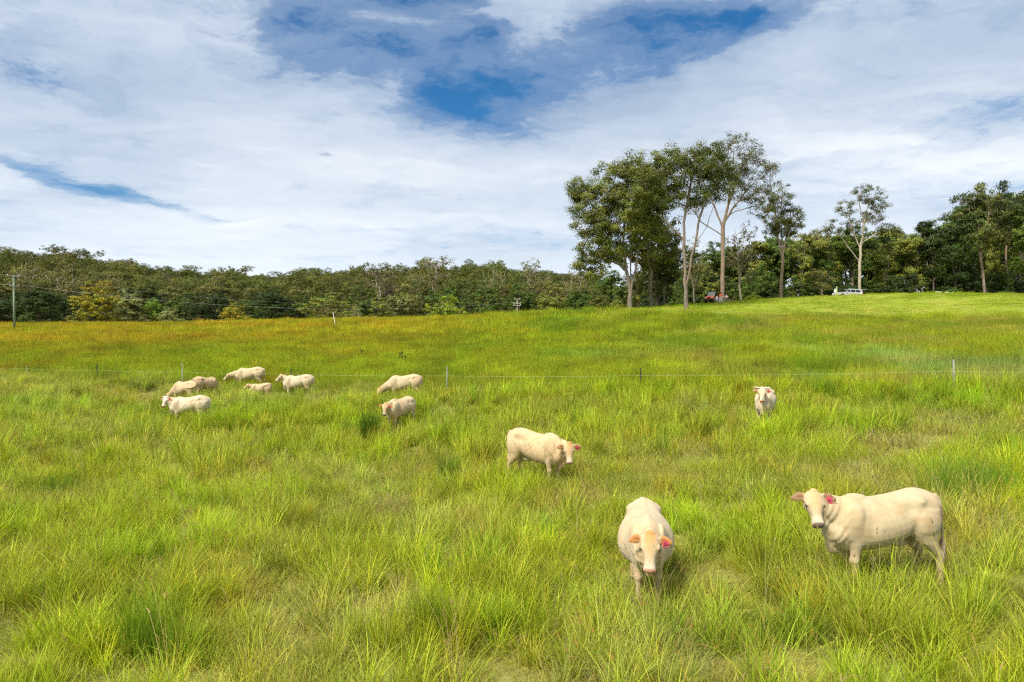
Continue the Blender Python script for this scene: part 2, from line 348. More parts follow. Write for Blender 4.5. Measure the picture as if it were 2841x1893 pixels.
# ------------------------------------------------------------------ grass pieces: each a handful of real blades
def blades(n, rad, len_a, len_b, width, lean_a, lean_b, bend, seg=3, centre_bias=0.5, dry=0.1, flat=0.0):
    """n arched tapering blades; returns verts, faces, per-vertex tint"""
    V, Fc, T = [], [], []
    for i in range(n):
        r = rad * random.random() ** centre_bias; th = random.uniform(0, 2 * math.pi)
        bx, by = r * math.cos(th), r * math.sin(th)
        az = th + random.gauss(0, 0.9) if random.random() < .7 else random.uniform(0, 6.283)
        ln = random.uniform(len_a, len_b); lean = random.uniform(lean_a, lean_b); bd = bend * random.uniform(.3, 1.4)
        w = width * random.uniform(.6, 1.3); side = az + math.pi / 2 + random.gauss(0, .7)
        sx, sy = math.cos(side), math.sin(side)
        isdry = random.random() < dry
        k = random.uniform(.55, 1.28)
        tc_ = (1.35 * k, 1.15 * k, 1.8 * k) if isdry else (k * random.uniform(.85, 1.15), k, k * random.uniform(.7, 1.4))
        x, y, z = bx, by, -0.03; ang = lean; base = len(V)
        for s in range(seg + 1):
            f = s / seg; ww = w * (1 - f) ** 0.6 * (1 if s < seg else 0)
            if s < seg:
                V.append((x - sx * ww / 2, y - sy * ww / 2, z)); V.append((x + sx * ww / 2, y + sy * ww / 2, z)); T += [tc_, tc_]
            else:
                V.append((x, y, z)); T.append(tc_)
            st_ = ln / seg
            x += math.sin(ang) * math.cos(az) * st_; y += math.sin(ang) * math.sin(az) * st_; z += max(math.cos(ang), -.35 if z > .1 else 0.02) * st_
            ang += bd / seg
        for s in range(seg - 1):
            a = base + 2 * s; Fc.append((a, a + 1, a + 3, a + 2))
        a = base + 2 * (seg - 1); Fc.append((a, a + 1, a + 2))
    return V, Fc, T
def grass_proto(name, parts, mat=None):
    V, Fc, T = [], [], []
    for v, f, tt in parts:
        o = len(V); V += v; Fc += [tuple(i + o for i in q) for q in f]; T += tt
    ob = mesh_obj(name, V, Fc, mat or M_GRASS, link=False); attr_col(ob.data, 'tint', np.array(T)); return ob
def stalk(x, y, h, az, lean, kind):
    """a flowering stem: foxtail spike, or fingers of thin spikes at the top"""
    V, Fc, T = [], [], []
    def ribbon(pts, w0, w1, c):
        for cross in (0, 1):
            b = len(V); n = len(pts)
            for i, p in enumerate(pts):
                w = w0 + (w1 - w0) * i / (n - 1)
                dx, dy = (w / 2, 0) if cross == 0 else (0, w / 2)
                V.append((p[0] - dx, p[1] - dy, p[2])); V.append((p[0] + dx, p[1] + dy, p[2])); T.extend([c, c])
            for i in range(n - 1): Fc.append((b + 2 * i, b + 2 * i + 1, b + 2 * i + 3, b + 2 * i + 2))
    pts = []; ang = lean; p = [x, y, 0]
    for i in range(8):
        pts.append(tuple(p)); st_ = h / 7
        p = [p[0] + math.sin(ang) * math.cos(az) * st_, p[1] + math.sin(ang) * math.sin(az) * st_, p[2] + math.cos(ang) * st_]; ang += lean * .28
    stem_c = (1.0, .95, 1.1); head_c = (.80, .66, .75) if kind != 'orange' else (2.0, 1.0, 1.1)
    ribbon(pts, .005, .003, stem_c)
    if kind in ('fox', 'orange'):
        hp = []; q = list(pts[-1]); a2 = ang
        for i in range(6):
            hp.append(tuple(q)); q = [q[0] + math.sin(a2) * math.cos(az) * .022, q[1] + math.sin(a2) * math.sin(az) * .022, q[2] + math.cos(a2) * .022]; a2 += .32
        ribbon(hp, .014, .007, head_c)
    else:
        for k in range(5):
            az2 = az + random.uniform(-1.2, 1.2); a2 = random.uniform(.2, .9); q = list(pts[-1]); hp = []
            for i in range(3):
                hp.append(tuple(q)); q = [q[0] + math.sin(a2) * math.cos(az2) * .04, q[1] + math.sin(a2) * math.sin(az2) * .04, q[2] + math.cos(a2) * .04]; a2 += .15
            ribbon(hp, .005, .002, head_c)
    return V, Fc, T
random.seed(11)
K = {}
def shift(part, dx, dy, mul=(1, 1, 1)):
    v, f, t_ = part; return [(a + dx, b + dy, c) for a, b, c in v], f, [(p * mul[0], q * mul[1], r_ * mul[2]) for p, q, r_ in t_]
def sq(h): return random.uniform(-h, h), random.uniform(-h, h)
def scattered(n_clumps, h, mul, *a, **kw): return [shift(blades(*a, **kw), *sq(h), mul) for _ in range(n_clumps)]
DRYM = (1.08, 1.03, 1.25); FRESH = (1.08, 1.12, .7)
def near_patch(nm, n_sw, n_ta, n_tu, n_st, w=1.0, h=.5):
    p = sum((scattered(1, h, (m_, m_, m_), 24, .14, .12, .40, .0100 * w, .05, 1.0, .9, 3, .5, .2) for m_ in [random.uniform(.65, 1.3) for _ in range(n_sw)]), [])
    p += scattered(n_ta, h, DRYM, 20, .22, .22, .54, .0076 * w, .50, 1.45, .9, 3, .5, .5)
    for _ in range(n_tu):
        k = random.uniform(.65, 1.12); x, y = sq(h * .9); m_ = random.uniform(.75, 1.25)
        p.append(shift(blades(70, .14, .30 * k, .78 * k, .0125 * w, .03, .62, .85, 4, .6, .10), x, y, tuple(f * m_ for f in FRESH)))
    for _ in range(n_st): p.append(shift(stalk(0, 0, random.uniform(.45, .95), random.uniform(0, 6.28), random.uniform(.08, .32), random.choice(('fox', 'finger', 'finger'))), *sq(h), (1.2, 1.05, 1.5)))
    return grass_proto(nm, p)
K['mix'] = [near_patch('grass_a%02d' % i, 15, 15, 2, 3) for i in range(6)]
K['lime'] = [near_patch('grass_b%02d' % i, 12, 9, 5, 2) for i in range(6)]
K['dry'] = [near_patch('grass_c%02d' % i, 11, 24, 0, 4) for i in range(6)]
K['mixf'] = [near_patch('grass_d%02d' % i, 22, 18, 3, 4, 1.9, .95) for i in range(4)]
K['limef'] = [near_patch('grass_e%02d' % i, 16, 11, 7, 3, 1.9, .95) for i in range(4)]
K['dryf'] = [near_patch('grass_f%02d' % i, 12, 26, 0, 4, 1.9, .95) for i in range(4)]
K['orange'] = [grass_proto('grass_g%02d' % i, [stalk(*sq(.06), random.uniform(.4, .62), random.uniform(0, 6.28), random.uniform(.1, .3), 'orange') for _ in range(2)]) for i in range(3)]
K['stalk'] = [grass_proto('grass_h%02d' % i, [stalk(*sq(.12), random.uniform(.75, 1.15), random.uniform(0, 6.28), random.uniform(.08, .35), 'fox' if i % 2 else 'finger') for _ in range(4)]) for i in range(5)]
K['tall'] = [grass_proto('grass_i%02d' % i, scattered(9, .9, (1, 1, 1), 42, .42, .45, .88, .015, .02, .30, .45, 3, .5, .14) +
             [shift(stalk(0, 0, random.uniform(.8, 1.1), random.uniform(0, 6.28), random.uniform(.05, .25), 'finger'), *sq(.9), (1.2, 1.1, 1.3)) for _ in range(8)]) for i in range(6)]
K['far'] = [grass_proto('grass_j%02d' % i, [shift(blades(36, .6, .4, .9, .034, .02, .32, .35, 2, .5, .12), *sq(2.0)) for _ in range(11)]) for i in range(5)]
K['lawn'] = [grass_proto('grass_k%02d' % i, [shift(blades(36, .6, .05, .16, .036, .1, .8, .5, 2, .5, .14), *sq(2.0)) for _ in range(10)]) for i in range(4)]

def rand_field(d0, d1, dens, margin=3.0, wide=0.86):
    """random points inside the view wedge (and a margin either side) between two depths"""
    n = int(dens * (wide * (d1 * d1 - d0 * d0) + 2 * margin * (d1 - d0)))
    d = np.sqrt(rng.uniform(0, 1, n) * (d1 * d1 - d0 * d0) + d0 * d0)
    u = rng.uniform(-1, 1, n); return u * (wide * d + margin), d

COW_SPOTS = []      # filled below by the herd layout: (x, y, radius) kept clear of the tallest tussocks
def lay(name, kind, x, y, s_lo, s_hi, jitter=.16, colour=None, colmul=None, tilt=.12, zmul=1.0):
    n = len(x); z = ground(x, y)
    s = rng.uniform(s_lo, s_hi, n)
    scl = np.stack([s * rng.uniform(.85, 1.15, n), s * rng.uniform(.85, 1.15, n), s * rng.uniform(.8, 1.2, n) * zmul], 1)
    c = field_colour(x, y) if colour is None else colour
    c = c * (1 + rng.normal(0, jitter, (n, 1))) * (1 + rng.normal(0, .06, (n, 3)))
    if colmul is not None: c = c * colmul
    return dict(p=np.stack([x, y, z], 1), yaw=rng.uniform(0, 6.283, n), tilt=rng.normal(0, tilt, (n, 2)), scl=scl, idx=rng.integers(0, len(K[kind]), n), col=np.clip(c, .004, .9))
def emit(name, kinds_layers, label):
    """one scatter object from several layers"""
    protos = []; off = {}
    for k, _ in kinds_layers:
        if k not in off: off[k] = len(protos); protos += K[k]
    # Collection Info orders children by name: index through the sorted order
    order = {p.name: i for i, p in enumerate(sorted(protos, key=lambda p: p.name))}
    idx = np.concatenate([np.array([order[K[k][i].name] for i in l['idx']], int) for k, l in kinds_layers])
    cat = lambda f: np.concatenate([l[f] for _, l in kinds_layers])
    o = scatter(name, cat('p'), cat('yaw'), cat('tilt'), cat('scl'), idx, cat('col'), protos)
    o['label'] = label; return o
# ------------------------------------------------------------------ trees
def tube_mesh(chains, sides=6):
    """chains: list of (points (n,3), radii (n)) -> verts, quads"""
    V, Fc = [], []; base = 0
    for pts, rad, sd in chains:
        pts = np.asarray(pts, float); rad = np.asarray(rad, float); n = len(pts)
        if n < 2: continue
        d = np.gradient(pts, axis=0); d /= np.linalg.norm(d, axis=1, keepdims=True) + 1e-9
        ref = np.where(np.abs(d[:, 2:3]) > .9, np.array([[1., 0, 0]]), np.array([[0, 0, 1.]]))
        ref = np.tile(ref[:1], (n, 1)) if abs(d[0, 2]) > .9 else ref
        a = np.cross(d, ref); a /= np.linalg.norm(a, axis=1, keepdims=True) + 1e-9; b = np.cross(d, a)
        th = np.arange(sd) * 2 * math.pi / sd
        ring = pts[:, None] + rad[:, None, None] * (np.cos(th)[None, :, None] * a[:, None] + np.sin(th)[None, :, None] * b[:, None])
        V.append(ring.reshape(-1, 3))
        for i in range(n - 1):
            for k in range(sd):
                k2 = (k + 1) % sd
                Fc.append((base + i * sd + k, base + i * sd + k2, base + (i + 1) * sd + k2, base + (i + 1) * sd + k))
        base += n * sd
    return (np.concatenate(V) if V else np.zeros((0, 3))), Fc

def skeleton(stems, tips, r, step=1.1, tipr=.025, expo=2.2, wob=.16, sag=.12):
    """stems: list of polylines (first starts at the foot; others start on an earlier one). Tips join the nearest suitable node."""
    pos, par = [], []
    for st_ in stems:
        st_ = [np.array(p, float) for p in st_]
        if not pos: prev = -1
        else:
            prev = int(np.argmin(np.linalg.norm(np.array(pos) - st_[0], axis=1))); st_[0] = pos[prev]
        for i in range(len(st_) - 1):
            a, b = st_[i], st_[i + 1]; k = max(1, int(np.linalg.norm(b - a) / step))
            for j in range(0 if (prev == -1) else 1, k + 1):
                p = a + (b - a) * j / k + (r.normal(0, wob * .35, 3) if 0 < j < k else 0)
                pos.append(p); par.append(prev); prev = len(pos) - 1
    plen = []
    for i, p in enumerate(pos): plen.append(0 if par[i] < 0 else plen[par[i]] + np.linalg.norm(p - pos[par[i]]))
    nst = len(pos); low = min(s[-1][2] for s in stems) * .0 + stems[0][0][2]
    tips = np.asarray(tips, float)
    axis = np.array(pos)
    order = np.argsort([np.min(np.linalg.norm(axis - t_, axis=1)) for t_ in tips])
    zmin_attach = low + 0.28 * (max(p[2] for p in pos) - low)
    for ti in order:
        t_ = tips[ti]; A = np.array(pos); dv = t_ - A; dist = np.linalg.norm(dv, axis=1)
        hor = np.linalg.norm(dv[:, :2], axis=1)
        cost = dist + .22 * np.array(plen) + np.where(dv[:, 2] < hor * .25, (hor * .25 - dv[:, 2]) * 1.6, 0) + np.where(A[:, 2] < zmin_attach, 6, 0)
        j = int(np.argmin(cost)); a = A[j]; ln = dist[j]; k = max(1, int(ln / step))
        out = dv[j] / (ln + 1e-6)
        pd = (a - pos[par[j]]) if par[j] >= 0 else np.array([0, 0, 1.]); pd = pd / (np.linalg.norm(pd) + 1e-6)
        ctrl = a + (pd * .45 + out * .55) * ln * .5
        prev = j
        for q in range(1, k + 1):
            f = q / k; p = (1 - f) ** 2 * a + 2 * f * (1 - f) * ctrl + f * f * t_
            if q < k: p = p + r.normal(0, wob, 3)
            pos.append(p); par.append(prev); plen.append(plen[prev] + np.linalg.norm(p - pos[prev])); prev = len(pos) - 1
    n = len(pos); pos = np.array(pos); par = np.array(par)
    acc = np.zeros(n); ch = [[] for _ in range(n)]
    for i in range(n):
        if par[i] >= 0: ch[par[i]].append(i)
    for i in range(n - 1, -1, -1):
        if not ch[i]: acc[i] = tipr ** expo
        if par[i] >= 0: acc[par[i]] += acc[i]
    # nodes were appended parent-first, so one reverse pass is enough
    rad = acc ** (1 / expo)
    return pos, par, ch, rad

def chains_of(pos, par, ch, rad, foot_r, minr=0.0):
    root = int(np.where(par < 0)[0][0]); sc = foot_r / rad[root]
    rad = np.maximum(rad * (1 + (sc - 1) * np.clip(rad / rad[root], 0, 1) ** .6), minr)
    out = []; todo = [(root, -1)]
    while todo:
        s, pr = todo.pop(); pts, rr = [], []
        if pr >= 0: pts.append(pos[pr]); rr.append(min(rad[pr], rad[s] * 1.15))
        i = s
        while True:
            pts.append(pos[i]); rr.append(rad[i])
            if not ch[i]: break
            c = sorted(ch[i], key=lambda q: -rad[q]); todo += [(q, i) for q in c[1:]]; i = c[0]
        sd = 9 if rr[0] > .2 else (6 if rr[0] > .08 else 4)
        out.append((pts, rr, sd))
    # flare at the foot
    p0, r0, _ = out[0]
    r0[0] *= 1.35
    if len(r0) > 1: r0[1] *= 1.1
    return out

def leaves(centres, r, n_each, rad, flat, ln, wd, tone=.25, droop=.5, form=.0):
    """leaf-sized rhombs spread round each centre; returns V, F, tint"""
    C = np.asarray(centres, float); m = len(C)
    k = np.repeat(np.arange(m), n_each); n = len(k)
    v = r.normal(0, 1, (n, 3)); v /= np.linalg.norm(v, axis=1, keepdims=True)
    rr = rad * (r.uniform(.6, 1.3, m)[k]) * r.uniform(0.15, 1, n) ** .55
    p = C[k] + v * rr[:, None] * np.array([1, 1, flat])
    ov = p - C.mean(0); ov /= np.linalg.norm(ov, axis=1, keepdims=True) + 1e-6
    nv = v * 1.0 + ov * form + r.normal(0, .36, (n, 3)) + np.array([0, 0, .45]); nv /= np.linalg.norm(nv, axis=1, keepdims=True)
    d = r.normal(0, 1, (n, 3)); d[:, 2] -= droop; d -= nv * (d * nv).sum(1, keepdims=True); d /= np.linalg.norm(d, axis=1, keepdims=True) + 1e-9
    s = np.cross(d, nv)
    l = ln * r.uniform(.6, 1.3, n)[:, None]; w = wd * r.uniform(.6, 1.3, n)[:, None]
    V = np.stack([p - d * l / 2, p + s * w / 2, p + d * l / 2, p - s * w / 2], 1).reshape(-1, 3)
    Fc = np.arange(4 * n).reshape(-1, 4)
    tc_ = (1 + r.normal(0, tone, m))[k] * (1 + r.normal(0, .12, n)); hue = r.normal(0, .10, m)[k]
    T = np.stack([tc_ * (1 + hue), tc_, tc_ * (1 - hue)], 1); T = np.clip(np.repeat(T, 4, 0), .35, 2.0)
    return V, Fc, T

def in_blobs(blobs, n, r, shell=.55):
    """random points in a union of ellipsoids (cx,cy,cz, rx,ry,rz), denser towards the outside"""
    w = np.array([b[3] * b[4] * b[5] for b in blobs]) ** (2 / 3); k = r.choice(len(blobs), n, p=w / w.sum())
    v = r.normal(0, 1, (n, 3)); v /= np.linalg.norm(v, axis=1, keepdims=True)
    B = np.array(blobs)[k]; q = r.uniform(shell ** 3, 1, n) ** (1 / 3)
    return B[:, :3] + v * q[:, None] * B[:, 3:6]

def build_tree(stems, blobs, n_tips, seed, foot_r, bark, leaf=(.38, .16), n_leaf=36, rad=1.0, flat=.7, shell=.5, tone=.25, bare=0, droop=.5, tipr=.025, minr=.02, name='tree'):
    """returns (trunk mesh, crown mesh), built about the foot"""
    r = np.random.default_rng(seed)
    tips = in_blobs(blobs, n_tips, r, shell); tips = tips[tips[:, 2] > 0.4]
    pos, par, ch, rd = skeleton(stems, tips, r, tipr=tipr)
    V, Fc = tube_mesh(chains_of(pos, par, ch, rd, foot_r, minr))
    tr = mesh_obj('trunk', V, Fc, bark, smooth=True, link=False).data
    lt = tips if not bare else tips[r.permutation(len(tips))[:int(len(tips) * (1 - bare))]]
    V, Fc, T = leaves(lt, r, n_leaf, rad, flat, leaf[0], leaf[1], tone, droop, .7)
    cr = mesh_obj('crown', V, Fc, M_LEAF, link=False).data; attr_col(cr, 'tint', T)
    return tr, cr

def put_tree(meshes, name, x, y, label, tint, group=None, scale=1.0, rz=0.0, sz=None, cat='tree', z=None):
    root = empty(name, (x, y, (gz(x, y) if z is None else z) - .12), rz)
    root.scale = (scale, scale, sz or scale)
    tr = bpy.data.objects.new('trunk', meshes[0]); cr = bpy.data.objects.new('crown', meshes[1])
    for o in (tr, cr): COL.objects.link(o); o.parent = root
    cr.color = (*tint, 1)
    tag(root, label, cat, group); return root
def at_px(px, d): return d * (px - 1420.5) / F_PX, d

DK = (.036, .060, .009); OL = (.195, .215, .032); YL = (.300, .260, .018); LM = (.215, .285, .018); GY_ = (.25, .265, .09); BR = (.148, .145, .030); MD = (.080, .125, .014)

# --- the tall gums standing out on the mown rise
H = []
# 1 broad, dense gum that forks low
H.append((1748, 105.0, build_tree(
    [[(0, 0, 0), (.1, 0, 2.6), (-.5, .1, 6), (-1.0, 0, 11), (-.6, .3, 17), (-.3, 0, 22)], [(.1, 0, 2.6), (1.0, .2, 6.5), (1.6, .4, 11), (2.6, .2, 16), (3.2, .2, 20)], [(.1, 0, 3.4), (.3, .8, 8), (.6, 1.4, 14), (.8, 1.0, 20)],
     [(-.5, .1, 6), (-2.8, -.4, 8.6), (-5.4, -.8, 12)]],
    [(-6.2, 0, 15.5, 3.4, 3.5, 4.5), (-3.0, 0, 18.8, 3.6, 4, 4.2), (.5, 0, 20.6, 4.0, 4, 3.8), (3.5, 0, 18.5, 4, 4.2, 5), (-1.5, -.5, 14, 5.5, 4.5, 4.2), (-5.2, 0, 10.0, 3.6, 3.5, 2.8), (3.5, 0, 12, 3.5, 3.5, 4), (-8, 0, 18.5, 1.7, 2, 1.8), (-6.0, 0, 6.8, 2.6, 2.6, 2.2), (-2.4, .5, 9.0, 2.6, 2.4, 1.8)],
    640, 101, .32, M_BARK_GREY, n_leaf=105, rad=1.1, leaf=(.32, .15), shell=.25), (.150, .168, .026),
    'broad dense gum tree with low forked grey trunk at the edge of the mown rise'))
# 2 two tall clean stems rising from one foot
H.append((1905, 98.0, build_tree(
    [[(0, 0, 0), (-.1, 0, 3.0), (-.35, .1, 9), (-.2, 0, 13.5), (.5, 0, 17.5), (1.3, .3, 21)], [(-.1, 0, 3.0), (1.0, .1, 8.5), (2.0, .1, 13.5), (3.2, 0, 17.2), (4.2, .2, 21)], [(-.35, .1, 10), (-2.6, 0, 12.4), (-5.0, .2, 14.3)], [(1.3, .1, 10), (3.0, .1, 12.0), (3.8, 0, 14.5)]],
    [(-4.5, 0, 17.5, 3.6, 3.2, 2.6), (-.5, 0, 20.2, 4.0, 3.5, 3.0), (-2.5, 0, 22.0, 3.0, 3.0, 2.2), (3.2, 0, 21.5, 3.6, 3.4, 2.7), (5.5, 0, 18.4, 2.6, 2.6, 2.6), (-6.4, 0, 19.2, 1.6, 1.8, 2.0), (1.0, 0, 16.6, 3.4, 2.6, 1.8)],
    400, 102, .27, M_BARK_GREY, n_leaf=75, rad=.95, leaf=(.30, .13), shell=.3), (.118, .136, .024),
    'tall gum with two smooth grey stems parting from one foot in the open grass'))
# 3 the tallest, a dome of fine bare-looking branches
H.append((2005, 114.0, build_tree(
    [[(0, 0, 0), (0, .1, 4), (.1, .1, 12.5), (.9, 0, 16), (1.6, .1, 21), (2.0, 0, 25)], [(.1, .1, 12), (-1.2, 0, 16), (-3.0, .1, 20), (-3.4, 0, 23)], [(.3, .1, 13.5), (2.6, 0, 17), (5.0, .1, 20)], [(.1, 0, 11.4), (-3.5, 0, 13.6), (-6.0, 0, 17)], [(.9, 0, 16), (3.0, .3, 22), (4.4, 0, 25)]],
    [(2.5, 0, 25.0, 4.6, 4.2, 4.0), (5.8, 0, 21.5, 3.4, 3.6, 4.2), (-2.2, 0, 23.0, 3.6, 3.4, 3.2), (6.8, 0, 17.0, 2.6, 2.8, 2.8), (-4.5, 0, 17.5, 2.6, 2.6, 3.0), (8.4, 0, 22.4, 1.3, 1.4, 1.0), (1.5, 0, 19, 3.5, 3.0, 3.0)],
    540, 103, .34, M_BARK_TAN, n_leaf=40, rad=.8, leaf=(.27, .11), shell=.5, tipr=.022), (.098, .104, .026),
    'tallest gum with tan trunk and airy domed crown behind the picnic table'))
# 4 slim gum
H.append((2165, 124.0, build_tree(
    [[(0, 0, 0), (.3, 0, 5), (.5, .1, 10), (.2, 0, 16), (.5, 0, 21)], [(.45, .1, 8), (-.7, 0, 13), (-.9, 0, 18)], [(.5, 0, 9), (1.4, 0, 13), (2.0, 0, 16.5)]],
    [(.3, 0, 19.2, 2.2, 2.2, 3.0), (2.2, 0, 15.0, 2.3, 2.2, 3.0), (-1.8, 0, 15.5, 1.9, 2, 3.2), (.5, 0, 14, 2.2, 2, 2.2)],
    220, 104, .28, M_BARK_TAN, n_leaf=60, rad=.75, leaf=(.28, .12), shell=.5), (.088, .102, .020),
    'slim gum with reddish tan trunk and narrow crown right of the picnic'))
# 5 lone airy gum behind the wagon
H.append((2385, 134.0, build_tree(
    [[(0, 0, 0), (.1, 0, 6), (.4, .1, 12), (1.0, 0, 16), (2.2, 0, 21)], [(.3, 0, 11), (-1.5, 0, 15), (-2.2, 0, 20)], [(.1, 0, 8), (-3.0, 0, 12.5), (-5.0, 0, 15.5)], [(.5, 0, 12.5), (3.4, 0, 14), (5.6, 0, 14.5)], [(1.0, 0, 16), (.2, .3, 20), (.2, 0, 22)]],
    [(1.5, 0, 22.0, 3.2, 2.8, 1.7), (4.0, 0, 19.8, 2.0, 2.2, 1.8), (-2.6, 0, 19.0, 2.0, 2.2, 1.8), (-5.0, 0, 15.2, 1.8, 1.8, 1.4), (5.6, 0, 14.6, 2.0, 2.0, 1.6), (2.6, 0, 17, 2.6, 2.2, 1.6), (-1.2, 0, 15.5, 1.6, 1.6, 1.4)],
    210, 105, .28, M_BARK_PALE, n_leaf=52, rad=.75, leaf=(.28, .12), shell=.45), (.084, .094, .022),
    'lone airy gum with long pale pinkish trunk behind the silver wagon'))
for px, d, ms, tint, lab in H:
    x, y = at_px(px, d); put_tree(ms, 'gum_tree', x, y, lab, tint, 'tall gums on the rise')

# --- prototypes for the woods
def proto_dense(seed, h, w, bark, **kw):
    r = np.random.default_rng(seed); b = []
    for i in range(15):
        f = r.uniform(.10, .88); rw = w / 2 * math.sin(math.pi * (0.12 + .80 * f) ** .8) ** .6; th = r.uniform(0, 6.28); q = rw * r.uniform(.3, .72)
        b.append((q * math.cos(th), q * math.sin(th), h * f, rw * .5, rw * .5, h * r.uniform(.10, .17)))
    b += [(0, 0, h * .5, w * .34, w * .34, h * .36), (0, 0, h * .84, w * .2, w * .2, h * .12)]
    a = dict(n_leaf=46, rad=.95, leaf=(.46, .26), shell=.72, flat=.65, tone=.17, tipr=.02); a.update(kw)
    return build_tree([[(0, 0, 0), (.2, 0, h * .3), (0, .2, h * .6), (.2, 0, h * .85)]], b, int(a.pop('tips', 190)), seed, .3, bark, **a)
def proto_gum(seed, h, w, bark, bole=.42, **kw):
    r = np.random.default_rng(seed); b = []
    for i in range(11):
        th = r.uniform(0, 6.28); f = r.uniform(bole + .06, .94); q = w * .5 * r.uniform(.2, .75)
        b.append((q * math.cos(th), q * math.sin(th), h * f, w * r.uniform(.16, .26), w * r.uniform(.16, .26), h * r.uniform(.06, .11)))
    l1, l2 = r.normal(0, .6, 2), r.normal(0, 1.0, 2)
    st_ = [[(0, 0, 0), (l1[0] * .5, l1[1] * .5, h * bole * .6), (l1[0], l1[1], h * bole), (l2[0], l2[1], h * .7), (l2[0], l2[1], h * .9)],
           [(l1[0], l1[1], h * bole), (w * .2, .3, h * .62), (w * .3, .3, h * .8)], [(l1[0], l1[1], h * (bole + .04)), (-w * .2, -.3, h * .64), (-w * .28, 0, h * .8)]]
    a = dict(n_leaf=44, rad=1.0, leaf=(.46, .23), shell=.4, flat=.6); a.update(kw)
    return build_tree(st_, b, int(a.pop('tips', 180)), seed, .26, bark, **a)
PD = [proto_dense(201, 15, 13, M_BARK_DARK), proto_dense(202, 17, 10, M_BARK_DARK), proto_dense(203, 14, 15, M_BARK_DARK), proto_dense(204, 15.5, 12, M_BARK_GREY)]
PB = [proto_dense(211, 8, 11, M_BARK_GREY, tips=120, rad=.8, leaf=(.40, .2)), proto_dense(212, 7, 8, M_BARK_DARK, tips=100, rad=.8, leaf=(.40, .2))]
PG = [proto_gum(221, 20, 11, M_BARK_GREY, .34), proto_gum(222, 21, 10, M_BARK_TAN, .38), proto_gum(223, 18, 12, M_BARK_PALE, .34, n_leaf=32), proto_gum(224, 19, 9, M_BARK_GREY, .20, tips=230), proto_gum(225, 17, 10, M_BARK_DARK, .15, tips=260)]
PW = [proto_gum(231, 19, 12, M_BARK_PALE, .26, n_leaf=13, tips=190, tipr=.04), proto_gum(232, 20, 13, M_BARK_PALE, .20, n_leaf=12, tips=210, tipr=.04)]
PH = {'D': (PD, 15.4), 'B': (PB, 7.6), 'G': (PG, 19.5), 'W': (PW, 19.5)}
PWID = {'D': 12.5, 'B': 9.5, 'G': 10.5, 'W': 12.5}
_cnt = [0]
def tree_px(kind, px, ytop, wpx, d, tint, label, group=None, name=None, proto=None, cat=None, z=None):
    """stand a tree at depth d so that it spans these photo pixels"""
    _cnt[0] += 1; lst, h0 = PH[kind]; pr = lst[(_cnt[0] * 7 // 3) % len(lst)] if proto is None else lst[proto]
    x, y = at_px(px, d); g = gz(x, y) if z is None else z
    h = P(px, ytop, d).z - g; w = wpx * d / F_PX
    rz = random.uniform(0, 6.28)
    return put_tree(pr, name or {'D': 'broadleaf_tree', 'B': 'bush', 'G': 'gum_tree', 'W': 'bare_gum_tree'}[kind], x, y, label, tint, group, w / PWID[kind], rz, h / h0, cat or ('bush' if kind == 'B' else 'tree'), z=z)
random.seed(5)
G1 = 'trees and bushes along the far edge of the meadow'
ROW = [  # the far edge of the meadow, left to right
 ('D', 10, 812, 120, 158, DK, 'dark leafy tree at the very end of the tree line behind the power pole'),
 ('D', 110, 785, 150, 158, DK, 'very dark tall broadleaf tree just right of the green power pole'),
 ('D', 278, 772, 155, 154, YL, 'tree with golden yellow top standing proud in the dark tree line'),
 ('B', 75, 862, 60, 150, MD, 'low green bush at the foot of the tree line beside the power pole'),
 ('B', 205, 862, 60, 150, OL, 'olive bush beneath the golden topped tree'),
 ('G', 376, 815, 95, 155, GY_, 'small open olive tree with a thin visible trunk beside the lime tree'),
 ('D', 352, 793, 80, 166, GY_, 'silvery grey crown peeking out behind the small open tree'),
 ('D', 428, 812, 62, 157, (.16, .25, .018), 'bright lime green narrow tree in the tree line'),
 ('B', 475, 845, 88, 151, GY_, 'rounded grey olive bush with bare grey stems left of the dark gap'),
 ('D', 550, 805, 110, 160, DK, 'dark broadleaf tree between the grey olive bush and the yellow bush'),
 ('B', 655, 832, 110, 151, YL, 'wide yellow olive bush at the left third of the tree line'),
 ('D', 770, 808, 150, 162, DK, 'dark green tree left of the leaning white post'),
 ('D', 912, 800, 145, 158, OL, 'big rounded pale olive tree behind the leaning white post'),
 ('B', 908, 842, 82, 146, (.14, .14, .022), 'small yellowish bush right behind the leaning white post'),
 ('B', 985, 840, 62, 148, GY_, 'small grey green bush right of the leaning white post'),
 ('D', 1048, 810, 95, 156, OL, 'round olive tree under the pale fan shaped gum'),
 ('D', 1135, 765, 130, 162, (.175, .18, .045), 'large pale olive crown rising above its neighbours in mid tree line'),
 ('B', 1235, 820, 120, 148, LM, 'low spreading lime olive bush left of the small power pole'),
 ('D', 1255, 770, 90, 165, (.085, .125, .014), 'fresh dark green tree above the spreading lime bush'),
 ('D', 1345, 760, 120, 158, (.085, .13, .016), 'deep green leafy tree just left of the small power pole'),
 ('D', 1440, 770, 120, 156, MD, 'green leafy tree directly behind the small power pole'),
 ('D', 1530, 775, 110, 154, OL, 'olive green leafy tree right of the small power pole'),
 ('B', 1480, 838, 40, 140, MD, 'little green bush right of the small power pole'),
 ('D', 1598, 795, 90, 148, MD, 'dark round tree left of the broad forked gum'),
 ('D', 1665, 798, 80, 142, (.11, .12, .016), 'yellowish green round tree at the left foot of the broad forked gum'),
 ('D', 1700, 735, 130, 165, MD, 'dark green tree filling the gap behind the fork of the broad gum'),
 ('B', 1715, 815, 70, 138, OL, 'olive bush close behind the trunk of the broad forked gum')]
for k, px, yt, w, d, tint, lab in ROW: tree_px(k, px, yt, w, d, tint, lab, G1)
